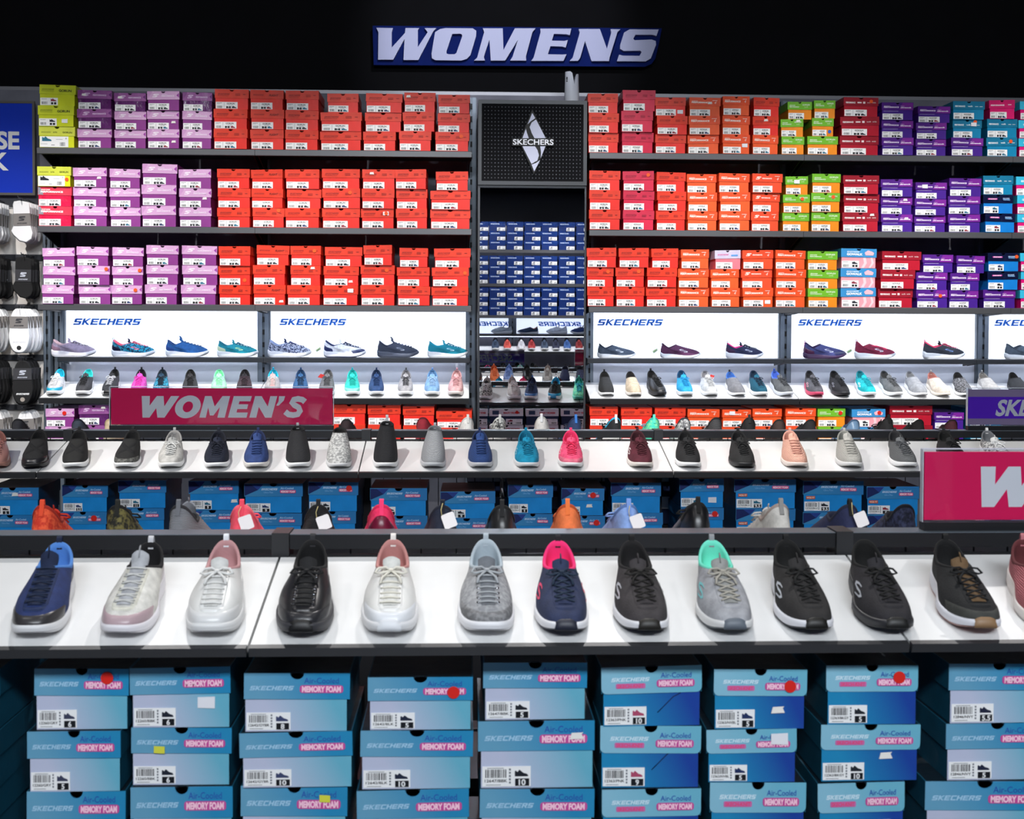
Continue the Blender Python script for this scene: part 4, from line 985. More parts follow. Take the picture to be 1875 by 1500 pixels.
L3 = [(76, 137, 454, [pu]*3, None), (141, 202, 452, [pu]*3, {1: 'o.075,.095'}), (203, 262, 453, [pu]*3, {0: 'o.055,.085', 1: 'o.075,.09'}), (264, 325, 449, [pu]*3, None), (330, 397, 450, [pu]*3, None),
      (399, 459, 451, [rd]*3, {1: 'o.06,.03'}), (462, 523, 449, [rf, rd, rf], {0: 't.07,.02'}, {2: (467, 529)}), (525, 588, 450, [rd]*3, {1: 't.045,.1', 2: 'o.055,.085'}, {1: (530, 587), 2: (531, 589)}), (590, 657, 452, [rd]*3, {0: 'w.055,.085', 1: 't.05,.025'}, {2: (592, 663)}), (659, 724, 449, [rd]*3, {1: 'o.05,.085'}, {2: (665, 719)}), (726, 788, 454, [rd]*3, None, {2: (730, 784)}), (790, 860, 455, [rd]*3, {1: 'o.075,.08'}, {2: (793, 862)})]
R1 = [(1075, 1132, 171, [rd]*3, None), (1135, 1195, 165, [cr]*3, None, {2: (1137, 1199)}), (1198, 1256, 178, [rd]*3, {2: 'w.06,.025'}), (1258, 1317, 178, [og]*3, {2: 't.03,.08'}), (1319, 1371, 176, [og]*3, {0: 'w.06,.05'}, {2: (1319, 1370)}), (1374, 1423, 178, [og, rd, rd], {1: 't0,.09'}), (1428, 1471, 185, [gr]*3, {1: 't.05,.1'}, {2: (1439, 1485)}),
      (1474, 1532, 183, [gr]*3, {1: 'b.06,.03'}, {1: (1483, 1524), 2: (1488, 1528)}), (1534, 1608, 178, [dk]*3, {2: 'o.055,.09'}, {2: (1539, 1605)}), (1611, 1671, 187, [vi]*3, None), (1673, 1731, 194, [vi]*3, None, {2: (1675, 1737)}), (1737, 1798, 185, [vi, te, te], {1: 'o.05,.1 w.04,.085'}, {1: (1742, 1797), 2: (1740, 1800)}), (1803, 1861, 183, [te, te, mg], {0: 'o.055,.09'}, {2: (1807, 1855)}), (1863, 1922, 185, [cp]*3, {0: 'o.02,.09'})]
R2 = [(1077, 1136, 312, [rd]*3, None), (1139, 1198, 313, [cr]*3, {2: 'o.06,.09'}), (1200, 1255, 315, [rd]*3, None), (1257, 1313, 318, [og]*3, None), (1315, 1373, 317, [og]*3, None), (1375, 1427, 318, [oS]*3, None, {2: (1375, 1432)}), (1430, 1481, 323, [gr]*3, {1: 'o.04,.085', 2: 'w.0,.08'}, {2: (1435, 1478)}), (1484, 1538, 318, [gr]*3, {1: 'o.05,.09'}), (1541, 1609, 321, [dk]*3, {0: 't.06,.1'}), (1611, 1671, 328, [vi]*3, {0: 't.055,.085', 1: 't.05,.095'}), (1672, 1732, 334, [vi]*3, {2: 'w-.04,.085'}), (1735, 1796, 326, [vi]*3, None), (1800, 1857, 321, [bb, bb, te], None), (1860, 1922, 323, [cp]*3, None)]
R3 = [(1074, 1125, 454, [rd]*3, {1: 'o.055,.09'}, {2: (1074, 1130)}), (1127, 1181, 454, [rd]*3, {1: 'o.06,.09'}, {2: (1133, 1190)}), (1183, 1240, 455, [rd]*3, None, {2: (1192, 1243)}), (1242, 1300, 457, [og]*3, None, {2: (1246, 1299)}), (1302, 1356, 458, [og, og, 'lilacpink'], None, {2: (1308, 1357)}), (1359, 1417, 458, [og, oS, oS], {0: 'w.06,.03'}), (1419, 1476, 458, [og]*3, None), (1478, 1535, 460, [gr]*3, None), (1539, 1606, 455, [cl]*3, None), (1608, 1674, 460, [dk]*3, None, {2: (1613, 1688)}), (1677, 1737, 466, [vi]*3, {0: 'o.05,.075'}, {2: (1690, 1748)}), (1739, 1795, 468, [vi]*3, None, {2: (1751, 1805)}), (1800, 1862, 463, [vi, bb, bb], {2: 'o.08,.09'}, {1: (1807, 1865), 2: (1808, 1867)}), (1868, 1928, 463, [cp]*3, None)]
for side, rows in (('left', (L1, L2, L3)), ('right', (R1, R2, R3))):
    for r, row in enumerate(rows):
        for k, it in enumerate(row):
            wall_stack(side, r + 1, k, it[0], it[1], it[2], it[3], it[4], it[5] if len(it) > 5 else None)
# boxes under the slanted wall shelf, half hidden by the middle gondola
LOW = [(83, 137, 748, pu, 'r.03,.085', 'purple shoe box with a red dot below the slanted wall shelf, beside the socks'), (143, 200, 742, pl_, 't.06,.1', 'plum shoe box below the slanted wall shelf, second from the sock display'),
       (212, 270, 745, pu, None, None), (280, 340, 745, pu, None, None), (350, 410, 742, rd, None, None), (420, 480, 742, rd, None, None), (490, 545, 742, rd, None, None),
       (608, 670, 740, rd, None, None), (673, 735, 742, rd, None, None), (738, 797, 744, rd, None, None), (799, 866, 753, rd, None, None),
       (1079, 1132, 745, rd, None, None), (1137, 1195, 746, rd, None, None), (1198, 1256, 746, rd, None, None), (1258, 1318, 749, og, None, None), (1321, 1375, 750, og, 'w-.03,.09', None), (1377, 1432, 748, og, None, None), (1438, 1495, 747, og, None, None), (1497, 1549, 748, gr, 'r.06,.085', None),
       (1560, 1623, 749, cl, 'r.06,.09', None), (1628, 1708, 743, dk, None, None), (1710, 1766, 755, vi, None, None), (1775, 1835, 748, te, None, None)]
zl_ = P(900, 748, YL + .02).z - 2 * .105
li = 0
for k, (x0, x1, yt, kd, st, lb) in enumerate(LOW):
    if lb is None and 202 < x0 < 560: continue                          # wholly behind the acrylic sign
    Yf = YL + 0.02; xc = (xat(x0, Yf, 760) + xat(x1, Yf, 760)) / 2; wv = (xat(x1, Yf) - xat(x0, Yf)) * .975
    zt = P((x0 + x1) / 2, yt, Yf).z; li += 1; h = (zt - zl_) / 2
    sd = 'left' if x0 < 900 else 'right'
    idx = k if x0 < 900 else k - 11
    l0 = lb or '%s, upper, %s under slanted wall shelf %s of mirror' % (KIND[kd][6] if 'box' in KIND[kd][6] else KIND[kd][6] + ' shoe box', ORD[min(idx, 14)], sd)
    if len(l0.split()) > 16: l0 = l0.replace(' with a ', ', ')
    shoebox(kd, l0, xc, Yf, zt - h, wv, h - .001, 'shoe boxes under the slanted wall shelf', yaw=random.uniform(-.02, .02), sticker=st)
    l1 = '%s, lower, %s under slanted wall shelf %s of mirror' % (KIND[kd][6] if 'box' in KIND[kd][6] else KIND[kd][6] + ' shoe box', ORD[min(idx, 14)], sd)
    if len(l1.split()) > 16: l1 = l1.replace(' with a ', ', ')
    shoebox(kd, l1, xc, Yf - .006, zl_, wv, h - .001, 'shoe boxes under the slanted wall shelf', yaw=random.uniform(-.01, .01))
for a, c, nm in ((LX[0], LX[2], 'left'), (RX[0], RX[3], 'right')):
    t = thing('low_shelf', 'dark lower wall shelf under the half hidden boxes, %s of the mirror' % nm, 'shelf', (0, YL, zl_ - .001)); b = MB(); b.box(a, c, .02, .39, -.02, 0.0, DARKER); b.build('shelf_board', t)
# ------------------------------------------------------------------ boxes under the near gondola's front shelf
# column: rows from the top: (x0, x1, ytop) ; kinds, sizes, stickers
N1 = [[(-150, -3, 1228), (-165, -4, 1340), (-160, -6, 1450)], [(57, 233, 1228), (48, 222, 1340), (42, 225, 1452)], [(236, 424, 1225), (236, 424, 1336), (236, 426, 1443)], [(443, 640, 1233), (438, 648, 1341), (437, 636, 1443)],
      [(672, 868, 1243), (656, 866, 1341), (653, 862, 1449)], [(881, 1075, 1216), (874, 1091, 1322), (875, 1088, 1446)], [(1098, 1286, 1222), (1099, 1287, 1333), (1099, 1284, 1447)], [(1305, 1478, 1226), (1296, 1463, 1336), (1297, 1476, 1434)],
      [(1514, 1684, 1219), (1499, 1685, 1328), (1498, 1659, 1433)], [(1736, 1925, 1217), (1732, 1925, 1327), (1694, 1915, 1433)]]
S1 = [['6', '6', '6'], ['6', '5', '5'], ['6', '6', '6'], ['8', '10', '8'], ['5', '10', '10'], ['5', '10', '9'], ['10', '9', '9'], ['5', '5', '5'], ['5', '10', '5'], ['5.5', '5', '5']]
C1 = ['12260/BBK', '12260/GRY', '12260/BBK', '12642/GYBR', '12642/BLK', '12647/BBK', '12363/PNK', '12363/NVBL', '12363/BKGY', '12846/NVY']
I1 = ['#23283a', '#3c4058', '#1c2230', '#3c4468', '#20263c', '#1c2028', '#b04a68', '#20305c', '#20242c', '#20243c']
K1 = {(1, 0): 'r.052,.097', (2, 0): 'w.048,.047', (2, 1): 'y-.041,.071', (3, 2): 'y.055,.093', (4, 0): 'r.06,.081', (6, 0): 'p.033,.043', (6, 1): 'p.025,.05', (7, 0): 'r.06,.082 t.036,.036', (7, 1): 'w.058,.093', (8, 0): 'r.055,.091', (8, 2): 'w.045,.04', (9, 0): 'w.075,.09', (9, 1): 'r.071,.085', (5, 1): 't.065,.088', (8, 1): 't.03,.05'}
nth = ['leftmost'] + ORD[1:]
Yf = G1L + .085
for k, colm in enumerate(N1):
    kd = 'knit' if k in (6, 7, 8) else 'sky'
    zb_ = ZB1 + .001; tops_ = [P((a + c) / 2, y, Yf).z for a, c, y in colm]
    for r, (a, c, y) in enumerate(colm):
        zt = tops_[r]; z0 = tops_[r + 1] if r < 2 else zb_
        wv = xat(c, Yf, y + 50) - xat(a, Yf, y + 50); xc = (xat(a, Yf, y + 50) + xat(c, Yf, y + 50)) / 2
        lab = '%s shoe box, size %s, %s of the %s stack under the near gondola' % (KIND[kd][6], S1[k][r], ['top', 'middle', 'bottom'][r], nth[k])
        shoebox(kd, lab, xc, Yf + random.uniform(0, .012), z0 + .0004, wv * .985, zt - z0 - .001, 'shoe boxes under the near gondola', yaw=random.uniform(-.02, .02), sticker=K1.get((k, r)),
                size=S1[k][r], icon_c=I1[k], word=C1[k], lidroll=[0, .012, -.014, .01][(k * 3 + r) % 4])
# ------------------------------------------------------------------ boxes under the middle gondola's front shelf
N2 = [[(-28, 69, 893), (-28, 62, 944)], [(112, 197, 889), (107, 196, 938)], [(215, 304, 880), (212, 300, 931)], [(346, 440, 881), (337, 437, 935)], [(446, 555, 886), (444, 553, 940)], [(564, 657, 883), (566, 654, 937)],
      [(677, 783, 894), (680, 783, 945)], [(807, 909, 900), (806, 905, 950)], [(929, 1013, 888), (940, 1014, 941)], [(1028, 1108, 895), (1031, 1107, 945)], [(1120, 1213, 884), (1121, 1214, 940)],
      [(1245, 1327, 877), (1245, 1325, 930)], [(1346, 1460, 878), (1344, 1456, 932)], [(1469, 1582, 881), (1470, 1574, 938)], [(1587, 1684, 891), (1587, 1680, 943)], [(1733, 1815, 888), (1733, 1815, 940)], [(1832, 1925, 888), (1832, 1925, 940)]]
S2 = ['5', '5.5', '11', '9', '9', '7', '8', '9', '9', '6', '8.5', '5', '9.5', '9.5', '8', '7', '6']
K2 = {(0, 0): 't.01,.085', (1, 1): 'r.045,.088', (3, 0): 't.075,.035', (5, 0): 'r.06,.09', (9, 0): 'r.045,.085 t.03,.04', (9, 1): 'r.055,.085', (11, 0): 'w.045,.03', (11, 1): 'r.055,.088', (12, 0): 'f-.07,.052', (13, 0): 'f-.07,.052', (14, 0): 'f-.07,.052', (12, 1): 'f-.07,.052'}
Yf = G2L + .10
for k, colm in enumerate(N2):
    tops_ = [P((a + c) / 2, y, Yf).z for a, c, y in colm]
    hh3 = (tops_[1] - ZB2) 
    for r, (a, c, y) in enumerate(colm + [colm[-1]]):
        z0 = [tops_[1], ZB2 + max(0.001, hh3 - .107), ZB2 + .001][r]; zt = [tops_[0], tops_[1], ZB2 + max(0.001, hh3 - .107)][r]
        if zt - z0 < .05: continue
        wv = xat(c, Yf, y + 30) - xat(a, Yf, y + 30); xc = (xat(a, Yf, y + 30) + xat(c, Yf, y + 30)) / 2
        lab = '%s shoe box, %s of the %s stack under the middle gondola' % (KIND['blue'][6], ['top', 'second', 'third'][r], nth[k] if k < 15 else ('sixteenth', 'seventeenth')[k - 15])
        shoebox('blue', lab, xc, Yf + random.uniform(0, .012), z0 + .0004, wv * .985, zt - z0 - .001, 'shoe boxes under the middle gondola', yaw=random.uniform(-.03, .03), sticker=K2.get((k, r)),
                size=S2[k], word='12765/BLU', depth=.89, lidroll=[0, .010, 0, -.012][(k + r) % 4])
# boxes on the rear side of the middle gondola (they show in the mirror)
def mx(xr, Y): return 0 + (xr - 838) * (2 * YL - Y) / F
for k, (a, c) in enumerate([(840, 878), (880, 944), (947, 1009), (1012, 1072)]):
    Yr = 2 * YM2 - (G2L + .02); xa, xc_ = mx(a, Yr), mx(c, Yr); zt = Z2 - .045
    for r in range(2):
        shoebox('navywhite', 'navy box, white lid, middle gondola rear, %s pair, %s, seen in mirror' % (ORD[k], ('upper', 'lower')[r]), (xa + xc_) / 2, Yr - .02, zt - .115 * (r + 1), xc_ - xa - .004, .114, 'white lidded boxes on the gondola rear', back=True, sticker='r-.06,.09' if (k == 1 and r == 0) else None)
t = thing('low_shelf', 'dark shelf under the white lidded boxes on the middle gondola rear', 'shelf', (0, YM2 + .05, Z2 - .045 - .232)); b = MB(); b.box(mx(838, 5.2), mx(1074, 5.2), 0, .33, -.02, 0, DARKER); b.build('shelf_board', t)

# ------------------------------------------------------------------ shoes on slanted shelves
def slant_shoe(xt, xh, yt, yh, Yl, zl, desc, style, c, group, s0=0.028, scale=1.0, back=False, wh=(1.0, 1.0)):
    """toe at pixel xt and heel at pixel xh on the board whose lip is at Yl, zl"""
    L = 0.258 * scale
    if not back:
        yT = Yl + s0 * CT; X1 = xat(xt, yT, yt); yH = Yl + (s0 + L) * CT; X2 = xat(xh, yH, yh)
        d = max(-.2, min(.2, X2 - X1)); yaw = -math.asin(d / L)
        up = (s0 + L * math.cos(yaw)); loc = Vector((X1 + d, Yl + up * CT, zl + up * STT)) + Vector((0, -STT, CT)) * .0012
        R = Matrix.Rotation(TILT, 3, 'X') @ Matrix.Rotation(yaw, 3, 'Z')
    else:
        up = s0 + L; X2 = xat(xh, Yl - up * CT, yh)
        loc = Vector((X2, Yl - up * CT, zl + up * STT)) + Vector((0, STT, CT)) * .0012
        R = Matrix.Rotation(-TILT, 3, 'X') @ Matrix.Rotation(PI + xt, 3, 'Z')
    return shoe(desc, loc, R.to_euler(), style, c, group, scale, wh)
WH = '#e9e9ea'
G_ = 'sneakers on the near gondola front shelf'
FR = [
 (50, 120, 'navy knit sneaker with black toe guard and light blue collar, leftmost on the near gondola', 'knitlace', cols('knit:#1d2f62', '#dcdcde', '#4f84cc', '#10203c', tongue='#101f3e', eyestay='knit:#172850', cap='#383638', tab='#101c38', counter='#40424c')),
 (211, 286, 'off-white knit sneaker with mauve toe guard and black lining on the near gondola', 'knitlace', cols('knit:#d6d4ce', '#e2dfe4', '#0e0c10', '#c6c6c4', tongue='#a9abb0', eyestay='knit:#d2d0c4', cap='#b49ca2', tab='#c4c4c8', counter='#c8c0c4')),
 (377, 421, 'all-white leather sneaker with thick laces beside the first shelf seam on the near gondola', 'chunky', cols('leather:#dededc', '#dedede', '#b88a8c', '#d8d8d6', tongue='#cacac8', cap='#dadada', tab='#dadde2')),
 (546, 577, 'black leather sneaker with black sole and chrome eyelets on the near gondola', 'chunky', cols('leather:#232326', '#37373c', '#0a0a0c', '#111114', tongue='#1a1a1c', cap='#2a2a2e', bumper='#101012', eyelets='#9a9aa0', tab='#2a2a2e')),
 (707, 722, 'white leather sneaker with cream laces and pink lining on the near gondola', 'chunky', cols('leather:#e4e3e0', '#e0e0e2', '#b8807c', '#d8d4c8', tongue='#d0d0cc', cap='#e0e2e6', tab='#e2dcd8', bumper='#d8dade')),
 (888, 889, 'grey suede sneaker with white sole and metal eyelets on the near gondola', 'chunky', cols('heather:#8e8f92:#a6a7aa', '#e6e6ea', '#a8b4bc', '#a2a6aa', tongue='#6c7076', cap='heather:#6c6c6e:#8c8c8e', eyelets='#c0c0c6', tab='#a6b0b8')),
 (1030, 1019, 'navy mesh sneaker with hot pink collar and pink logo on the near gondola', 'laced', cols('knit:#2a3352', '#e6e6ea', '#ee2c74', '#1c2c40', outsole='#262a3e', bumper='#1c2030', tab='#16161c', logo='#f0607c')),
 (1182, 1152, 'charcoal mesh sneaker with white sole and silver logo, right of the navy and pink one', 'laced', cols('knit:#3a3638', '#e2e2e6', '#141214', '#1a1816', outsole='#1c1e28', bumper='#1a1814', tab='#0c0c0e', logo='#c6c6cc')),
 (1338, 1296, 'pale grey mesh sneaker with mint collar and mint logo on the near gondola', 'laced', cols('knit:#a0a1a6', '#dcdcdc', '#6edcc2', '#a6a298', outsole='#60686e', bumper='#5e6670', tab='#8a8c90', logo='#86c8cc', tongue='#90918f')),
 (1487, 1430, 'black mesh sneaker with white sole and silver logo, right of the mint collared one', 'laced', cols('knit:#2a2828', '#e4e4ea', '#0c0c0c', '#131313', outsole='#22242e', bumper='#12110f', tab='#101012', logo='#c4c6cc')),
 (1634, 1571, 'all-black mesh sneaker with black sole beside the second shelf seam', 'laced', cols('knit:#262428', '#2a2a2e', '#0a0a0a', '#111111', bumper='#141414', logo='#b6b8be')),
 (1795, 1718, 'black sneaker with tan tongue label, white sole and loose lace on the near gondola', 'laced', cols('knit:#17181a', '#e0e0e8', '#08080a', '#0e0f12', outsole='#a8807c', bumper='#8a6c4e', tab='#0a0a0c', cap='knit:#3a3b38', tongue='#6a5238')),
 (1938, 1858, 'dusty rose knit sneaker with cream sole at the right frame edge', 'laced', cols('rib:#b4626a', '#dcd6d2', '#5a2428', '#b0606a', tab='#b06a72')),
]
for xt, xh, dsc, st, c in FR: slant_shoe(xt, xh, 1165, 1070, G1L, Z1, dsc, st, c, G_, s0=0.016, scale=.94, wh=(1.09, .96))
# heels peeping over the near rail
G_ = 'sneakers on the near gondola rear shelf'
BK = [(68, 'orange-red glitter sneaker heel left of the near rail', 'laced', cols('heather:#c8301c:#e85a34', '#d8402a', '#a02414', '#c8381e', tab='#e04a2a')), (208, 'black sneaker heel with gold glitter behind the near rail', 'laced', cols('heather:#15140f:#6c6436', '#1c1c1c', '#0a0a0a', '#141414', tab='#1a1a16')),
 (320, 'grey ribbed sneaker heel behind the near rail', 'knitlace', cols('rib:#8a8c92', '#e6e6e6', '#26262a', '#8c8c90', tab='#6a6c72')), (438, 'coral pink sneaker heel with a white hang tag behind the near rail', 'laced', cols('knit:#ff5468', '#f4f4f4', '#ff6a78', '#ff5a6a', tab='#f04a60')),
 (580, 'black mesh sneaker heel with a white hang tag behind the near rail', 'laced', cols('rib:#1c1c20', '#222222', '#101010', '#161616', tab='#141416')), (697, 'hot pink sneaker heel with dark band behind the near rail', 'laced', cols('knit:#f03062', '#f04070', '#d82050', '#e83060', counter='#6a1430', tab='#f83a70')),
 (810, 'dark navy sneaker heel with a white hang tag behind the near rail', 'slip', cols('knit:#1c2236', '#20263a', '#141828', tab='#0e1424')), (920, 'charcoal glossy sneaker heel behind the near rail', 'slip', cols('leather:#28282a', '#222224', '#101010', tab='#1c1c1e')),
 (1041, 'bright orange sneaker heel with loop tab behind the near rail', 'laced', cols('knit:#f07a44', '#f08a5a', '#b84a20', '#f08050', tab='#f0783c')), (1155, 'light blue sneaker heel with a white tag behind the near rail', 'laced', cols('knit:#8aa8e0', '#e6e6ee', '#5a78b0', '#8aa8e0', tab='#7c9cdc')),
 (1283, 'shiny black sneaker heel behind the near rail', 'chunky', cols('leather:#1a1a1c', '#222222', '#0c0c0c', '#141414', tab='#101010')), (1437, 'cream sneaker heel with grey tab behind the near rail', 'laced', cols('knit:#c6c2bc', '#dedad4', '#a09088', '#c0bcb6', tab='#8c8a88')),
 (1565, 'navy slip-on heel with a large white tag behind the near rail', 'slip', cols('knit:#20264a', '#1c2030', '#141830', tab='#141414')), (1668, 'dark navy speckled sneaker heel beside the crimson W sign', 'slip', cols('heather:#161a30:#3a4060', '#1a1e2c', '#0e101c')),
 (1780, 'grey sneaker heel behind the crimson W sign', 'laced', cols('knit:#7a7c82', '#d8d8da', '#4a4c50', '#7a7c80'))]
TG = MB(); TG.tube([(0, .004, .0), (.004, .012, -.014), (.002, .010, -.026)], .0009, mat('#d8c88a', 'cloth'), 4); TG.poly(rrect(-.016, .014, -.056, -.024, .004), mat('#ece6e6', 'label'), .016, .0008, map=lambda v: Matrix.Rotation(.35, 4, 'Y') @ Vector(v))
TAGM = TG.build('hang_tag', link=False)
def tagged(t, hh, s=1.0):
    o = obj('hang_tag', TAGM, t); o.location = (0.0, -.002, hh); o.scale = (s, 1, s); o['label'] = 'white hang tag'
for i, (x, dsc, st, c) in enumerate(BK):
    t = slant_shoe(random.uniform(-.1, .1), x, 0, 985, 2 * YM1 - G1L, Z1, dsc, st, c, G_, s0=0.022, back=True)
    if 'tag' in dsc: tagged(t, .100, 1.0)
    if i in (6, 7, 12, 13): t.scale.z = 1.06
# middle gondola, front shelf
G_ = 'sneakers on the middle gondola front shelf'
sil = '#b8bac0'
FM = [
 (-10, 2, 'mauve sneaker cut by the left frame edge on the middle gondola', 'laced', cols('leather:#b08078', '#a8786c', '#8a5850', '#a87068')),
 (57, 78, 'all-black strapped slip-on, leftmost whole shoe on the middle gondola', 'strap', cols('knit:#1c1c1e', '#1c1c1e', '#0c0c0e', strap='#141416', tab='#101014', cap='leather:#242428')),
 (131, 150, 'black strapped slip-on with white sole on the middle gondola', 'strap', cols('knit:#1a1a1a', WH, '#0c0c0e', strap='#121214', tab='#0e0e12')),
 (224, 248, 'black strapped slip-on with grey toe and white sole', 'strap', cols('knit:#1a1a1a', WH, '#0c0c0e', strap='#121214', tab='#101014', cap='heather:#3c3c3a:#6a6a66')),
 (307, 323, 'light grey lace-up sneaker on the middle gondola', 'laced', cols('knit:#bcbab6', '#e2e2e2', '#8c8a88', '#d2d2d0', tab='#9a9a9a', tongue='#9a9a98')),
 (393, 403, 'dark navy ribbed lace-up sneaker with white toe sole', 'laced', cols('rib:#151c30', WH, '#0e1220', '#0e1424', tab='#0e1424')),
 (466, 475, 'medium navy knit sneaker with thin laces and cream sole', 'knitlace', cols('knit:#2a4076', '#dcd8d4', '#182448', '#22386a', tab='#1a2850')),
 (545, 547, 'tall black sock sneaker with white sole, third from the second seam', 'bootie', cols('rib:#26262a', WH, '#101012', tab='#8a8c90')),
 (618, 624, 'heathered light grey slip-on with black heel tab', 'bootie', cols('heather:#8c8c8c:#cacac8', '#d0d0d2', '#141414', tab='#101010', _h=.93)),
 (703, 710, 'tallest black sock sneaker with long pull tab', 'tallboot', cols('rib:#202024', WH, '#101012', tab='#b4b6ba')),
 (790, 797, 'tall light grey knit sock sneaker', 'bootie', cols('rib:#a6a8ac', '#c0c2c6', '#6c6e72', tab='#9c9ea4')),
 (879, 878, 'blue braided knit lace-up sneaker on the middle gondola', 'knitlace', cols('rib:#2c4a86', '#c8c8cc', '#1a2a50', '#1e3464', tab='#1a2a50')),
 (965, 962, 'bright cyan lace-up sneaker on the middle gondola', 'laced', cols('knit:#0d92b8', WH, '#0a7090', '#0e7a9a', tab='#0a86aa', logo='#68c8dc')),
 (1044, 1044, 'hot pink lace-up sneaker on the middle gondola', 'laced', cols('knit:#f2527c', WH, '#e03064', '#e02c5a', tab='#e83468', logo='#f8b8c8', cap='knit:#e07088')),
 (1174, 1165, 'maroon lace-up sneaker with white logo on the middle gondola', 'laced', cols('knit:#521a28', '#d8d2cc', '#3a101a', '#46141f', tab='#3c101c', logo='#cfc8c8')),
 (1262, 1252, 'black knit sneaker with white sole, right of the third seam', 'laced', cols('knit:#1c1c1e', WH, '#0e0e10', '#141416', tab='#141416')),
 (1362, 1348, 'all-black knit sneaker with black sole on the middle gondola', 'laced', cols('knit:#1e1e1f', '#28282a', '#0e0e10', '#141416', tab='#161618')),
 (1459, 1442, 'peach knit sneaker on the middle gondola', 'knitlace', cols('rib:#e8b09c', '#dccfc8', '#d09888', '#c08a7c', tab='#d8a090', tongue='#e0a894')),
 (1559, 1541, 'cream grey knit sneaker on the middle gondola', 'knitlace', cols('rib:#b6b4ae', '#d4d4d4', '#8a8a84', '#a4a29c', tab='#b0aea8', tongue='#b0aea8')),
 (1661, 1633, 'mid grey ribbed sneaker with white sole on the middle gondola', 'laced', cols('rib:#6a6c6e', WH, '#2a2a2c', '#54565a', tab='#2a2a2c')),
 (1757, 1722, 'black knit sneaker partly behind the crimson W sign', 'laced', cols('knit:#1e1e20', '#2a2a2c', '#0c0c0c', '#101012', tab='#1c1c1e')),
 (1842, 1800, 'white and grey patterned sneaker behind the crimson W sign', 'laced', cols('heather:#d6d6d4:#6c6c70', WH, '#6c6e72', '#ececec', tab='#e6e6e6')),
]
for xt, xh, dsc, st, c in FM: slant_shoe(xt, xh, 858, 825, G2L, Z2, dsc, st, c, G_, s0=0.014, scale=.90, wh=(1.12, .94))
# middle gondola, rear shelf
G_ = 'shoes on the middle gondola rear shelf'
BM = [(28, 'dark grey shoe heel below the white socks', 'slip', cols('knit:#2a2a30', '#2a2a30', '#141418')), (138, 'grey and navy clog heel in front of the purple boxes', 'slip', cols('knit:#3c4452', '#8a8e96', '#141a28')), (196, 'beige shoe heel beside the left acrylic sign', 'slip', cols('knit:#cdb898', '#d8c8b0', '#b8a078')),
 (632, 'black shoe heel right of the left acrylic sign', 'slip', cols('knit:#26181c', '#222222', '#101010')), (773, 'dark red sneaker heel behind the middle rail', 'laced', cols('knit:#8c1c2c', '#a02434', '#5a101c', '#8c1c2c')), (857, 'white sneaker heel left of the mirror column', 'laced', cols('knit:#e4e2de', WH, '#c8c4c0', '#e0e0e0', tab='#e0ddd8')),
 (916, 'black and white sneaker with mesh, left in front of the mirror', 'laced', cols('heather:#2a2a2c:#c8c8c4', WH, '#c8c8c4', '#e0e0e0', tab='#c8c8c4')), (992, 'white chunky sneaker standing in front of the mirror', 'chunky', cols('knit:#dcd8d4', '#e8e8e8', '#c0bcb8', '#e4e4e4', tab='#e8e8e8')), (1056, 'navy and mid blue sneaker in front of the mirror', 'laced', cols('knit:#22365e', WH, '#1a2646', '#16223c', cap='#4a80c0', tab='#3a78c8')),
 (1130, 'black sneaker with cyan trim right of the mirror', 'laced', cols('knit:#15181c', '#e4e4e4', '#18a0c8', '#0e1012', cap='#1690be', bumper='#1690be', tab='#e0e0e4')), (1200, 'mint green and cyan sneaker heel behind the middle rail', 'laced', cols('heather:#38c8b0:#88e4a0', '#50d0b0', '#2aa090', '#28b0c8', tab='#5cdcc0')),
 (1256, 'grey and white sneaker heel behind the middle rail', 'laced', cols('heather:#5c5c60:#d0d0d0', '#d8d8d8', '#303034', '#cccccc')), (1315, 'black and white striped sneaker heel behind the middle rail', 'laced', cols('rib:#4a4a4c', '#222222', '#141414', '#e0e0e0')), (1375, 'plain black sneaker heel behind the middle rail', 'laced', cols('knit:#141416', '#1a1a1a', '#0a0a0a', '#101010', tab='#222222')),
 (1430, 'dark brown shoe heel behind the middle rail', 'slip', cols('knit:#3c2c28', '#2a2020', '#1a1412')), (1490, 'black textured shoe heel left of the light blue clog', 'slip', cols('knit:#1e1e20', '#242426', '#101012')), (1570, 'light blue grey clog heel behind the middle rail', 'slip', cols('leather:#6c8aa8', '#7894b0', '#3c5470')),
 (1632, 'black sneaker heel in front of the dark red box', 'laced', cols('knit:#18181a', '#1c1c1e', '#0a0a0a', '#101010', tab='#101010')), (1690, 'black ribbed shoe heel in front of the dark red box', 'slip', cols('rib:#1a181a', '#1c1c1e', '#0a0a0a')), (1750, 'dark maroon shoe heel left of the purple sign', 'slip', cols('knit:#4a1c26', '#3a161e', '#240c12'))]
for i, (x, dsc, st, c) in enumerate(BM):
    slant_shoe(random.uniform(-.12, .12), x, 0, 800, 2 * YM2 - G2L, Z2, dsc, st, c, G_, s0=0.024, back=True)
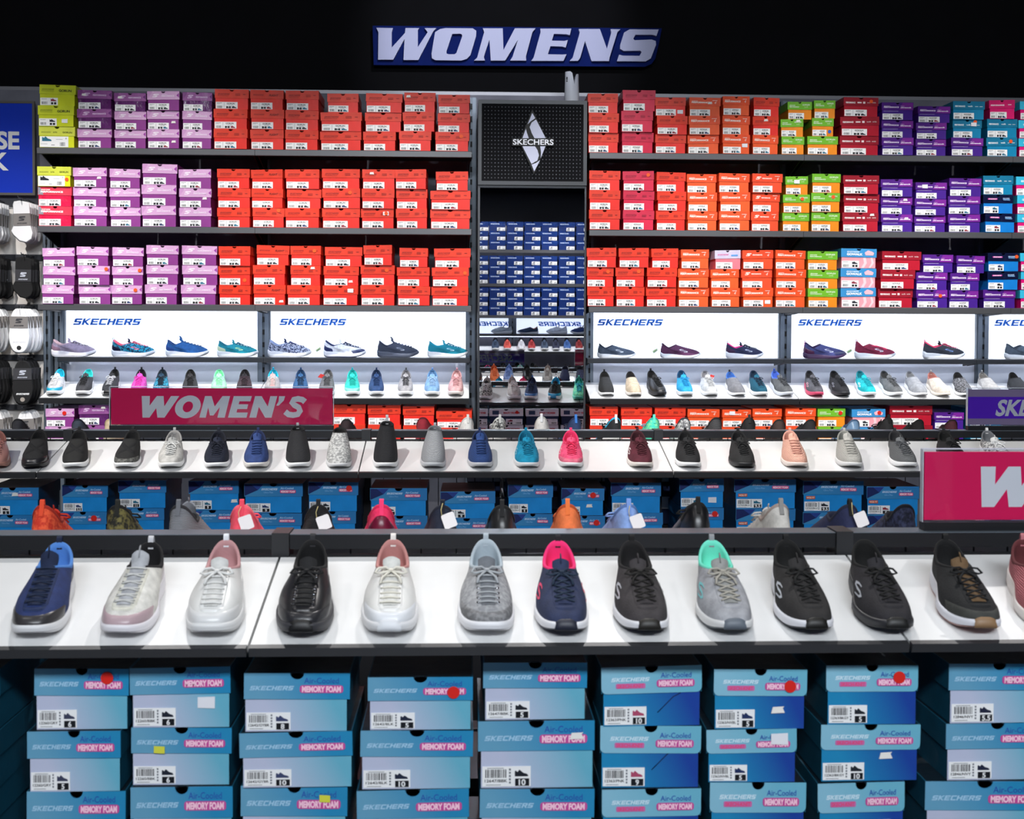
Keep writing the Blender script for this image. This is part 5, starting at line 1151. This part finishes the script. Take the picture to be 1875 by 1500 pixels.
# slanted wall shelf
G_ = 'sneakers on the slanted wall shelf'
WS = [
 (94, 114, 'white-grey sneaker with cyan collar at the left end of the slanted wall shelf', 'laced', cols('knit:#c2c2c6', WH, '#14b4d0', '#e0e0e0', cap='#1aa0c4', logo='#f0f0f0')),
 (147, 166, 'charcoal sneaker with turquoise collar on the slanted wall shelf', 'laced', cols('knit:#3a3a3e', WH, '#2cc8c4', '#1a1a1c')),
 (195, 214, 'black sneaker with white laces above the acrylic sign end', 'laced', cols('knit:#2a2c30', '#dcdcdc', '#101214', '#c8c8cc', bumper='#141414', tab='#202226')),
 (250, 262, 'magenta and black lace-up sneaker above the acrylic sign', 'laced', cols('heather:#e04cb4:#b03a94', '#e8a0d0', '#141018', '#d83aa8', tab='#141414')),
 (292, 300, 'teal and navy patterned sneaker above the acrylic sign', 'laced', cols('heather:#18384e:#2aa8c8', '#dcdce0', '#10202c', '#142430', tab='#101a24')),
 (347, 351, 'all-black ridged sneaker above the acrylic sign', 'laced', cols('knit:#2c2a2c', '#2c2a2c', '#101010', '#1a181a')),
 (400, 403, 'mint green sneaker above the acrylic sign', 'laced', cols('knit:#a8ecc0', '#d8f4e0', '#7ad8a0', '#98e8b4')),
 (446, 450, 'black sneaker with pink flecks above the acrylic sign', 'laced', cols('heather:#1e1a20:#4a3038', '#cfc6cc', '#100c10', '#3c2c34')),
 (497, 502, 'grey knit sneaker with cyan collar above the acrylic sign', 'laced', cols('knit:#a8a4a2', WH, '#18a8c0', '#c8c2be', tab='#1aa4c0', tongue='#e8a8a4')),
 (549, 552, 'denim blue sneaker above the acrylic sign', 'laced', cols('knit:#2e5c8a', '#d8dce4', '#1c3c60', '#1a3450', tab='#1c4068')),
 (596, 602, 'grey sneaker with a red lace tag beside the acrylic sign end', 'laced', cols('knit:#6a6a6c', WH, '#58585a', '#4a4a4c')),
 (644, 646, 'turquoise fading to mint sneaker on the slanted wall shelf', 'laced', cols('knit:#30c8b8', WH, '#18b0a8', '#18b0a4', tab='#10a8a8', cap='knit:#8ee8d4')),
 (688, 690, 'navy blue lace-up sneaker on the slanted wall shelf', 'laced', cols('knit:#264472', WH, '#142848', '#1c3660', tab='#182c50')),
 (741, 744, 'light grey lace-up sneaker with dark laces on the slanted wall shelf', 'laced', cols('knit:#a4a2a4', WH, '#7a787a', '#3c3c40', tab='#4a4a4c')),
 (790, 792, 'powder blue lace-up sneaker on the slanted wall shelf', 'laced', cols('knit:#7ca4cc', WH, '#5a84ac', '#a0bedc', tab='#5884b4')),
 (832, 837, 'dusty pink lace-up sneaker left of the mirror column', 'laced', cols('knit:#d0a4a4', '#e4d8d4', '#b88888', '#c48e90', tab='#b87c80')),
 (1112, 1105, 'black slip-on with white sole right of the mirror column', 'slip', cols('knit:#232426', WH, '#141414', tab='#1a1a1c')),
 (1163, 1152, 'beige slip-on with black lining on the slanted wall shelf', 'slip', cols('knit:#c6b49c', '#ded8d0', '#201c1c', _w=.98)),
 (1210, 1189, 'glossy black leather sneaker on the slanted wall shelf', 'laced', cols('leather:#202022', '#26262a', '#0c0c0e', '#121214', tab='#161618')),
 (1257, 1245, 'bright sky blue sneaker on the slanted wall shelf', 'laced', cols('knit:#2ca4d8', WH, '#18486c', '#1c94c8')),
 (1303, 1288, 'white-grey sneaker with a red sock liner on the slanted wall shelf', 'laced', cols('knit:#c4c4c4', WH, '#8c8c90', '#b4b4b4')),
 (1355, 1333, 'mid grey slip-on with blue lining on the slanted wall shelf', 'slip', cols('knit:#76767a', WH, '#3c6cb4', tab='#34343a')),
 (1395, 1376, 'dark teal striped sneaker on the slanted wall shelf', 'laced', cols('rib:#145c74', WH, '#163048', '#141e34')),
 (1443, 1414, 'dark grey sneaker with blue lining beside the shelf seam', 'laced', cols('knit:#5c5e60', '#d8dce4', '#4a6cc4', '#3e4044', tab='#3c54a0')),
 (1497, 1478, 'grey sneaker with pink sole right of the shelf seam', 'laced', cols('knit:#56565c', '#d8486c', '#242428', '#2c2c30', logo='#e8b0b8')),
 (1546, 1522, 'black sneaker with glossy collar right of the pink soled one', 'laced', cols('knit:#222226', '#26262a', '#101014', '#141418', logo='#9c9ea8')),
 (1594, 1570, 'turquoise sneaker with white logo on the right slanted wall shelf', 'laced', cols('knit:#14b4bc', WH, '#0c7c88', '#10a0ac', logo='#e0f4f4')),
 (1644, 1613, 'dark grey sneaker with crossed laces on the right slanted wall shelf', 'laced', cols('knit:#66686a', WH, '#3a3c3e', '#4a4c4e')),
 (1689, 1660, 'light grey slip-on left of the cream one on the slanted wall shelf', 'slip', cols('knit:#96989c', WH, '#7c7e82', _h=1.05)),
 (1731, 1700, 'cream slip-on with pink lining on the slanted wall shelf', 'slip', cols('knit:#cfc2b2', '#e0d8cc', '#a86c64', tab='#b8aca0')),
 (1771, 1748, 'charcoal woven slip-on with white sole left of the purple sign', 'slip', cols('heather:#303032:#7c7c80', WH, '#141416')),
 (1826, 1793, 'pale grey slip-on behind the purple sign', 'slip', cols('knit:#b0aeac', '#dcdcdc', '#787674', tab='#a4a2a0')),
 (1880, 1848, 'black shoe with silver lining at the right end of the slanted wall shelf', 'slip', cols('knit:#2a2c30', '#26282c', '#0c0c10')),
]
for xt, xh, dsc, st, c in WS:
    t = slant_shoe(xt, xh, 727, 708, YW, ZW, dsc, st, c, G_, s0=0.02, scale=.95)
    if 'red lace tag' in dsc or 'red sock' in dsc:
        b = MB(); b.poly([(-.03, -.012), (0, -.02), (.012, .002), (-.012, .01)], mat('#e0403c', 'label'), -.16, .001, map=lambda v: Vector((v.x - .03 if 'tag' in dsc else v.x + .04, v.y + .09, v.z + .085))); b.build('price_tag', t)
# side-on shoes on the display shelf (toe to the right)
G_ = 'single shoes on the narrow lit display shelf'
def side_shoe(x0, x1, dsc, st, c, y=652, back=False):
    Yc = YD + 0.075; a, d = xat(x0, Yc, y), xat(x1, Yc, y); s = (d - a) / .262
    z = ZD
    return shoe(dsc, (a, Yc, z + .0008), (0, 0, PI/2 + random.uniform(-.05, .05)), st, c, G_, s)
SD = [(95, 175, 'mauve grey running shoe seen side-on, leftmost on the lit display shelf', 'laced', cols('knit:#9a8ca4', '#e6e4ec', '#c8a8b0', '#86788e', counter='knit:#8c6c80')),
 (205, 284, 'cyan, navy and coral patterned running shoe seen side-on', 'laced', cols('heather:#141c3c:#1ca0c4', '#e0e4ee', '#e8607c', '#e8607c', logo='#f07084', tab='#1c8cb8', counter='#121a38')),
 (304, 383, 'royal blue knit running shoe seen side-on', 'knitlace', cols('knit:#1e5896', '#dfe3ea', '#1a3c70', '#14284c', counter='knit:#24488c')),
 (398, 473, 'teal running shoe with pale green logo seen side-on', 'laced', cols('knit:#128c9c', '#e2e6ea', '#0c6c80', '#0e6a84', logo='#b8f0a8', counter='#c8d8b8')),
 (491, 571, 'navy and white speckled running shoe seen side-on', 'laced', cols('heather:#1c2850:#b8c0d8', '#e2e4ec', '#8c9cc4', '#20306c', tongue='#22305c')),
 (593, 671, 'navy and white chunky sporty sandal shoe with hang tag', 'laced', cols('knit:#e4e6ee', '#dfe1ea', '#26305c', '#202a50', cap='#2a3460', counter='#2a3460', eyestay='leather:#2a3460', outsole='#20284c', tab='#20284c')),
 (691, 768, 'dark slate ribbed knit running shoe seen side-on', 'knitlace', cols('rib:#424a5e', '#4a5060', '#20263c', '#1e2854', tab='#9a9cac', logo='#8c94a4')),
 (783, 858, 'turquoise running shoe at the right end of the left display shelf', 'laced', cols('rib:#1a9cb4', '#e4e6ea', '#128ca4', '#0e7c98', logo='#a0dce4')),
 (1094, 1165, 'slate slip-on with white sole, first right of the mirror on display', 'slip', cols('knit:#4a5668', '#dfe2e8', '#2c3444', tab='#6c7484', logo='#c4ccd4')),
 (1209, 1283, 'plum slip-on with white sole and hang tag on display', 'slip', cols('knit:#54284c', '#dcdfe6', '#3c1c38', tab='#4a2444', logo='#e0d8e0')),
 (1329, 1399, 'navy running shoe with pink collar and pink heel sole on display', 'laced', cols('knit:#24284a', '#dfe0e8', '#e83c8c', '#14183a', logo='#d8dce8', tab='#14183a', counter='knit:#3a2040')),
 (1471, 1550, 'navy and purple running shoe with magenta heel clip on display', 'slip', cols('knit:#3e4274', '#3a2248', '#2a1840', counter='#4a1c40', logo='#d8d8e8', cap='#30345c', tab='#c028a8')),
 (1565, 1640, 'maroon slip-on with pink strap and lime heel tag on display', 'strap', cols('knit:#7c1c3c', '#d8dce2', '#8c2440', strap='#d82c58', tab='#a8186c', logo='#e0e0e8')),
 (1690, 1767, 'charcoal running shoe with pink laces on display', 'laced', cols('knit:#30343e', '#e2e4e8', '#e8486c', '#e04870', logo='#8ca8d8', tab='#e8588a')),
 (1840, 1915, 'slate slip-on cut by the right frame edge on display', 'slip', cols('knit:#4c5866', '#d8dce2', '#303a46'))]
for x0, x1, dsc, st, c in SD:
    t = side_shoe(x0, x1, dsc, st, c)
    if 'tag' in dsc:
        b = MB(); mp = lambda v: Matrix.Rotation(PI/2, 4, 'Z').inverted() @ (Matrix.Rotation(-.6, 4, 'Y') @ Vector(v)) + Vector((0, .03, .05))
        b.poly(rrect(-.024, .016, -.011, .011, .002), mat('#eceee4', 'label'), 0, .001, map=mp); b.poly([(-.018, -.004), (.010, -.004), (.010, -.001), (-.018, -.001)], mat('#2c7a3c', 'paint'), -.001, 0, map=mp); b.poly([(-.018, .001), (.010, .001), (.010, .004), (-.018, .004)], mat('#8cc43c', 'paint'), -.001, 0, map=mp)
        b.tube([(0, .012, .068), (0, .03, .06)], .0006, mat('#dddddd', 'cloth'), 4)
        o = b.build('hang_tag', t); o['label'] = 'white hang tag with two green stripes'

# ------------------------------------------------------------------ sock wall on the far left
YK = 7.22
b = MB(); b.box(-3.9, xat(84, YB), YB - .004, YB + .028, .4, zat(374, YB), mat('#f2ece6', 'matte')); t = tag(b.build('sock_backboard'), 'off-white backboard behind the hanging socks at far left', 'panel')
upright(xat(89, YB - .05), .05, 'slotted dark upright right of the sock display', Y=YB - .03, z0=.02, z1=zat(368, YB))
t = thing('trim_post', 'narrow white filler strip between sock display and shoe shelving', 'strip', (xat(99, YB - .02), YB - .02, 0)); b = MB(); b.box(-.014, .014, 0, .02, .1, zat(200, YB), mat('#dcdce0', 'matte')); b.build('strip', t)
t = thing('poster_frame', 'royal blue poster with white letters SE and K at left edge', 'poster', (xat(66, YB - .03), YB - .035, 0))
x1 = 0; x0_ = -1.2; za, zb2 = zat(364, YB - .03), zat(194, YB - .03)
b = MB(); b.box(x0_, x1 - .012, .004, .012, za + .012, zb2 - .012, mat('#0836c4', 'paint')); b.build('poster_sheet', t)
b = MB(); fm = mat('#6a6660', 'metal'); b.box(x0_, x1, 0, .014, zb2 - .014, zb2, fm); b.box(x0_, x1, 0, .014, za, za + .014, fm); b.box(x1 - .014, x1, 0, .014, za + .014, zb2 - .014, fm); b.build('frame', t)
xs = xat(38, YB - .03) - xat(66, YB - .03)
b = MB(); b.text('SE', xs, zat(280, YB - .03), zat(250, YB - .03) - zat(280, YB - .03), mat('#f0f0f2', 'paint'), .002, bold=.035, align='R'); b.text('K', xat(18, YB - .03) - xat(66, YB - .03), zat(318, YB - .03), zat(288, YB - .03) - zat(318, YB - .03), mat('#f0f0f2', 'paint'), .002, bold=.035, align='R'); b.build('poster_lettering', t)
SOCK = {}
def sock_mesh(kind):
    if kind in SOCK: return SOCK[kind]
    white = kind[0] == 'w'; m = mat('#e8e8ea' if white else '#0e0e10', 'cloth'); bm_ = mat('#7c7876' if white else '#3a3a3e', 'paint'); dk2 = mat('#3c3c40' if white else '#b8bcc8', 'paint')
    ank = kind[1] == 'a'
    if ank: out = [(-.050, -.02), (-.042, -.004), (-.012, .0), (.02, -.006), (.045, -.012), (.048, -.06), (.05, -.15), (.06, -.19), (.05, -.225), (.02, -.245), (-.02, -.235), (-.055, -.20), (-.068, -.175), (-.05, -.14)]
    else: out = [(.062 * math.cos(a) * (1.0 if math.sin(a) < 0 else .86), -.135 + .130 * math.sin(a) * (1 if math.sin(a) > 0 else 1.0)) for a in [2*PI*i/28 for i in range(28)]]
    if not ank: out = [((abs(x) / .062) ** .7 * .062 * (1 if x > 0 else -1), z) for x, z in out]
    mb = MB(); inner = [(x * .9, -.12 + (z + .12) * .94) for x, z in out]
    mb.poly(inner, m, -.005, .010)
    n = len(out); vs = [Vector((x, -.005, z)) for x, z in inner] + [Vector((x, 0, z)) for x, z in out] + [Vector((x, .005, z)) for x, z in inner]
    mb.add(vs, [(i, (i+1) % n, n + (i+1) % n, n + i) for i in range(n)] + [(n + i, n + (i+1) % n, 2*n + (i+1) % n, 2*n + i) for i in range(n)], m, True)
    A = mb.build('socks', link=False)
    z1, z0 = (-.075, -.145) if ank else (-.052, -.118)
    mb = MB(); w_ = .047 if ank else .051; mb.box(-w_, w_, -.0075, .0075, z0, z1, bm_)
    mb.poly([(-.018, z0 + .028), (.010, z0 + .028), (.016, z0 + .038), (-.004, z0 + .044), (.020, z0 + .046), (.020, z0 + .054), (-.012, z0 + .054), (-.018, z0 + .042), (.004, z0 + .036), (-.018, z0 + .034)], dk2, -.0082)
    mb.word(-.028, z0 + .010, .007, .054, dk2, -.0082); Bm = mb.build('paper_band', link=False)
    mb = MB(); mb.tube([(0, 0, -.012), (0, 0, .006), (-.004, 0, .016), (-.010, 0, .012)], .0022, mat('#26262a', 'paint') , 5); H_ = mb.build('plastic_hook', link=False)
    D_ = None
    if not ank:
        mb = MB(); mb.word(-.036, -.205, .010, .072, mat('#c8c8cc' if white else '#e8e8ea', 'paint'), -.0052); mb.disc(0, -.232, .013, mat('#2a2a2c' if white else '#9c948c', 'paint'), -.0054, 14); D_ = mb.build('print', link=False)
    SOCK[kind] = (A, Bm, H_, D_); return SOCK[kind]
rows_ = [(378, 'wa', 'white ankle socks pack', 5), (476, 'ba', 'black ankle socks pack', 4), (566, 'wl', 'white liner socks pack', 6), (657, 'bl', 'black liner socks pack', 5), (747, 'wl', 'white liner socks pack', 4)]
for ri, (y, kd, nm, n) in enumerate(rows_):
    zc = zat(y, YB - .03)
    b = MB(); b.box(-3.9, xat(80, YB) , -.02, 0, -.017, .017, mat('#3e4046', 'metal')); t = thing('crossbar', 'dark crossbar holding sock hooks, %s from the top' % ORD[ri], 'crossbar', (0, YB - .006, zc)); b.build('bar', t)
    for ci, xp in enumerate((37, -19)):
        X = xat(xp, 7.0, 500); hk = thing('display_hook', 'steel display hook carrying %s, %s row, %s column' % (nm.replace(' pack', ''), ORD[ri], ('right', 'left')[ci]), 'hook', (X, YB - .026, zc + .004))
        b = MB(); b.tube([(0, 0, 0), (0, -.02 - .045 * n, .004), (0, -.03 - .045 * n, .012)], .0028, mat('#50535a', 'metal'), 6); b.build('hook_rod', hk)
        for j in range(n):
            yy = YB - .065 - .040 * j
            t = thing('sock_pack', '%s, %s from front, %s row of the %s hook column' % (nm, ORD[n - 1 - j], ORD[ri], ('right', 'left')[ci]), 'socks', (X + random.uniform(-.003, .003), yy, zc - .004), (random.uniform(-.06, .02), random.uniform(-.05, .05), random.uniform(-.12, .12)), 'sock packs on hooks')
            A, Bm, H_, D_ = sock_mesh(kd)
            obj('socks', A, t); obj('paper_band', Bm, t); obj('plastic_hook', H_, t)
            if D_: obj('print', D_, t)

# ------------------------------------------------------------------ wall behind the camera, seen in the mirror
YO = -2.60                                                              # lip of the opposite shelving
def oz(y): return CAMZ - (y - 607) * (2 * YL - YO) / F                  # height seen in the mirror at pixel row y
def ox(x): return mx(x, YO)
ozs = [oz(482), oz(544), oz(602)]
xA, xB = ox(640), ox(1250)
b = MB(); b.box(xA - .3, xB + .3, YO - .42, YO - .40, .3, oz(434), mat('#8c8c98', 'matte')); struct('wall_cladding_rear', b)
for i, z in enumerate(ozs):
    t = thing('wall_shelf', 'grey shelf of navy boxes on the opposite wall in the mirror, %s' % ('top', 'middle', 'lower')[i], 'shelf', ((xA + xB) / 2, YO, z)); hw = (xB - xA) / 2
    b = MB(); b.box(-hw, hw, -.38, -.012, -.014, 0, DARKER); b.build('shelf_board', t)
    b = MB(); b.box(-hw, hw, -.012, 0, -.04, 0, LIP); b.build('front_lip', t)
    if i == 2: b = MB(); b.box(-hw, hw, -.06, -.03, -.03, -.0145, mat('#dfeaff', 'glow', '5')); b.build('led_strip', t)
pr = MB(); rnd = random.Random(5)
nb = MB()
def mesh_into(dst, me, M):
    vs = [M @ v.co for v in me.vertices]
    byM = {}
    for p_ in me.polygons: byM.setdefault(p_.material_index, []).append(tuple(p_.vertices))
    for k, fs in byM.items():
        used = sorted({i for f in fs for i in f}); ix = {u: n for n, u in enumerate(used)}
        dst.add([vs[u] for u in used], [[ix[i] for i in f] for f in fs], me.materials[k])
for r in range(3):
    z0 = ozs[r]; hgt = .126; x = ox(650)
    while x < ox(1240) - .23:
        for j in range(3):
            M = Matrix.Translation((x + .115 + rnd.uniform(-.004, .004), YO - .155, z0 + j * hgt + .001)) @ Matrix.Rotation(PI + rnd.uniform(-.02, .02), 4, 'Z') @ Matrix.Diagonal((.225 / BW, 1, (hgt - .001) / BH, 1))
            mesh_into(nb, BODIES['navy'], M); mesh_into(nb, LIDS['navy'], M); mesh_into(nb, label_mesh('short', '7', '', '#20242e'), M)
        x += .236
o = nb.build('shoe_boxes'); tag(o, 'navy blue shoe boxes stacked on the opposite wall, seen in the mirror', 'boxes', None, 'stuff')
t = thing('lit_backboard', 'white lit back panel on the opposite wall, seen in the mirror', 'panel', (0, YO - .39, 0)); b = MB(); b.box(xA, xB, 0, .01, oz(636), oz(606), mat('#eef4ff', 'glow', '0.9')); b.build('panel_sheet', t)
for xr in (1008, 880):
    b = MB(); wd_ = .60; b.word(0, 0, .06, wd_, mat('#2a78e6', 'paint'), -.002, map=lambda v: Vector((ox(xr) + wd_/2 - v.x, .012 - v.y, oz(622) + v.z)), t=.001); b.build('brand_lettering', t)
zD2 = oz(637)
t = thing('display_shelf', 'narrow dark shelf of single shoes on the opposite wall', 'shelf', ((xA + xB) / 2, YO - .15, zD2)); b = MB(); b.box(-hw, hw, -.16, 0, -.03, 0, DARKER); b.build('shelf_board', t)
b = MB(); b.box(-hw, hw, -.06, -.045, -.036, -.031, mat('#dfeaff', 'glow', '5')); b.build('led_strip', t)
upright(ox(918), .11, 'slotted upright on the opposite wall, seen in the mirror', Y=YO - .37, z1=oz(602)).rotation_euler.z = PI
for xr, dsc, c, st in [(898, 'pale grey sneaker seen side-on in the mirror', cols('knit:#a8b0b8', WH, '#666a70', '#9aa0a8'), 'laced'), (947, 'navy slip-on with orange lining seen in the mirror', cols('knit:#2c3c58', WH, '#c88458'), 'slip'), (1001, 'white running shoe seen side-on in the mirror', cols('knit:#d4dae4', WH, '#b8c0cc', '#d0d6e0'), 'laced'), (1046, 'navy blue sneaker seen side-on in the mirror', cols('knit:#22386c', WH, '#182848', '#142448'), 'laced')]:
    shoe(dsc, (ox(xr) + .14, YO - .24, zD2 + .001), (0, 0, -PI/2), st, c, 'side-on shoes on the opposite wall', 1.12)
zS = oz(669)
slant_shelf(xA, xB, YO, zS, .30, 'white slanted shoe shelf on the opposite wall', back=True)
for xr, dsc, hx in [(886, 'dark blue sneaker on the opposite slanted shelf', '#3c4c64'), (908, 'coral sneaker on the opposite slanted shelf', '#d85c50'), (934, 'white sneaker on the opposite slanted shelf', '#d8d8dc'), (953, 'brick red sneaker on the opposite slanted shelf', '#b03c3c'), (977, 'slate sneaker on the opposite slanted shelf', '#46546a'), (998, 'charcoal navy sneaker on the opposite slanted shelf', '#34384e'), (1019, 'medium blue sneaker on the opposite slanted shelf', '#4468a4'), (1041, 'dark red sneaker on the opposite slanted shelf', '#8c2c2c'), (1062, 'black sneaker on the opposite slanted shelf', '#1e2024')]:
    up = .02 + .29; M = Matrix.Rotation(-TILT, 3, 'X') @ Matrix.Rotation(PI, 3, 'Z')
    shoe(dsc, (ox(xr), YO - up * CT, zS + up * STT + .001), M.to_euler(), 'laced', cols('knit:' + hx, WH, '#202024'), 'sneakers on the opposite slanted shelf', 1.12)
# gondola standing behind the camera (only its wall side shows, in the mirror)
Y0g = -1.15; zg = CAMZ - (702 - 607) * (2 * YL - Y0g) / F
def gx(x): return mx(x, Y0g)
slant_shelf(gx(800), gx(1130), Y0g + .30, zg - .08, .30, 'white slanted shelf of the gondola behind the camera, seen in the mirror', back=True)
t = thing('top_rail', 'dark top rail of the gondola behind the camera, seen in the mirror', 'rail', (0, Y0g - .03, zg + .04)); b = MB(); b.box(gx(800), gx(1130), -.03, .03, -.035, 0, DARKER); b.build('rail_beam', t)
for x in (gx(800), gx(1130)):
    t = thing('gondola_post', 'dark post of the gondola behind the camera, %s end' % ('left' if x < .3 else 'right'), 'post', (x, Y0g - .03, 0)); b = MB(); b.box(-.02, .02, -.02, .02, 0, zg + .004, DARKER); b.build('post', t)
for xr, dsc in [(900, 'black sneaker below the purple sign in the mirror'), (926, 'second black sneaker from the purple sign in the mirror'), (954, 'third black sneaker from the purple sign in the mirror')]:
    up = .29; shoe(dsc, (gx(xr), Y0g + .30 - up * CT, zg - .08 + up * STT + .001), (Matrix.Rotation(-TILT, 3, 'X') @ Matrix.Rotation(PI, 3, 'Z')).to_euler(), 'laced', cols('knit:#18181a', WH, '#0c0c0e', '#101012'), 'black sneakers on the gondola behind the camera', 1.05)
t = topper(gx(940), Y0g - .03, zg + .04, 'purple acrylic sign with mirrored lettering, seen in the mirror', 'SKECHERS', .018, 1.2, 'purple')
t.rotation_euler.z = PI
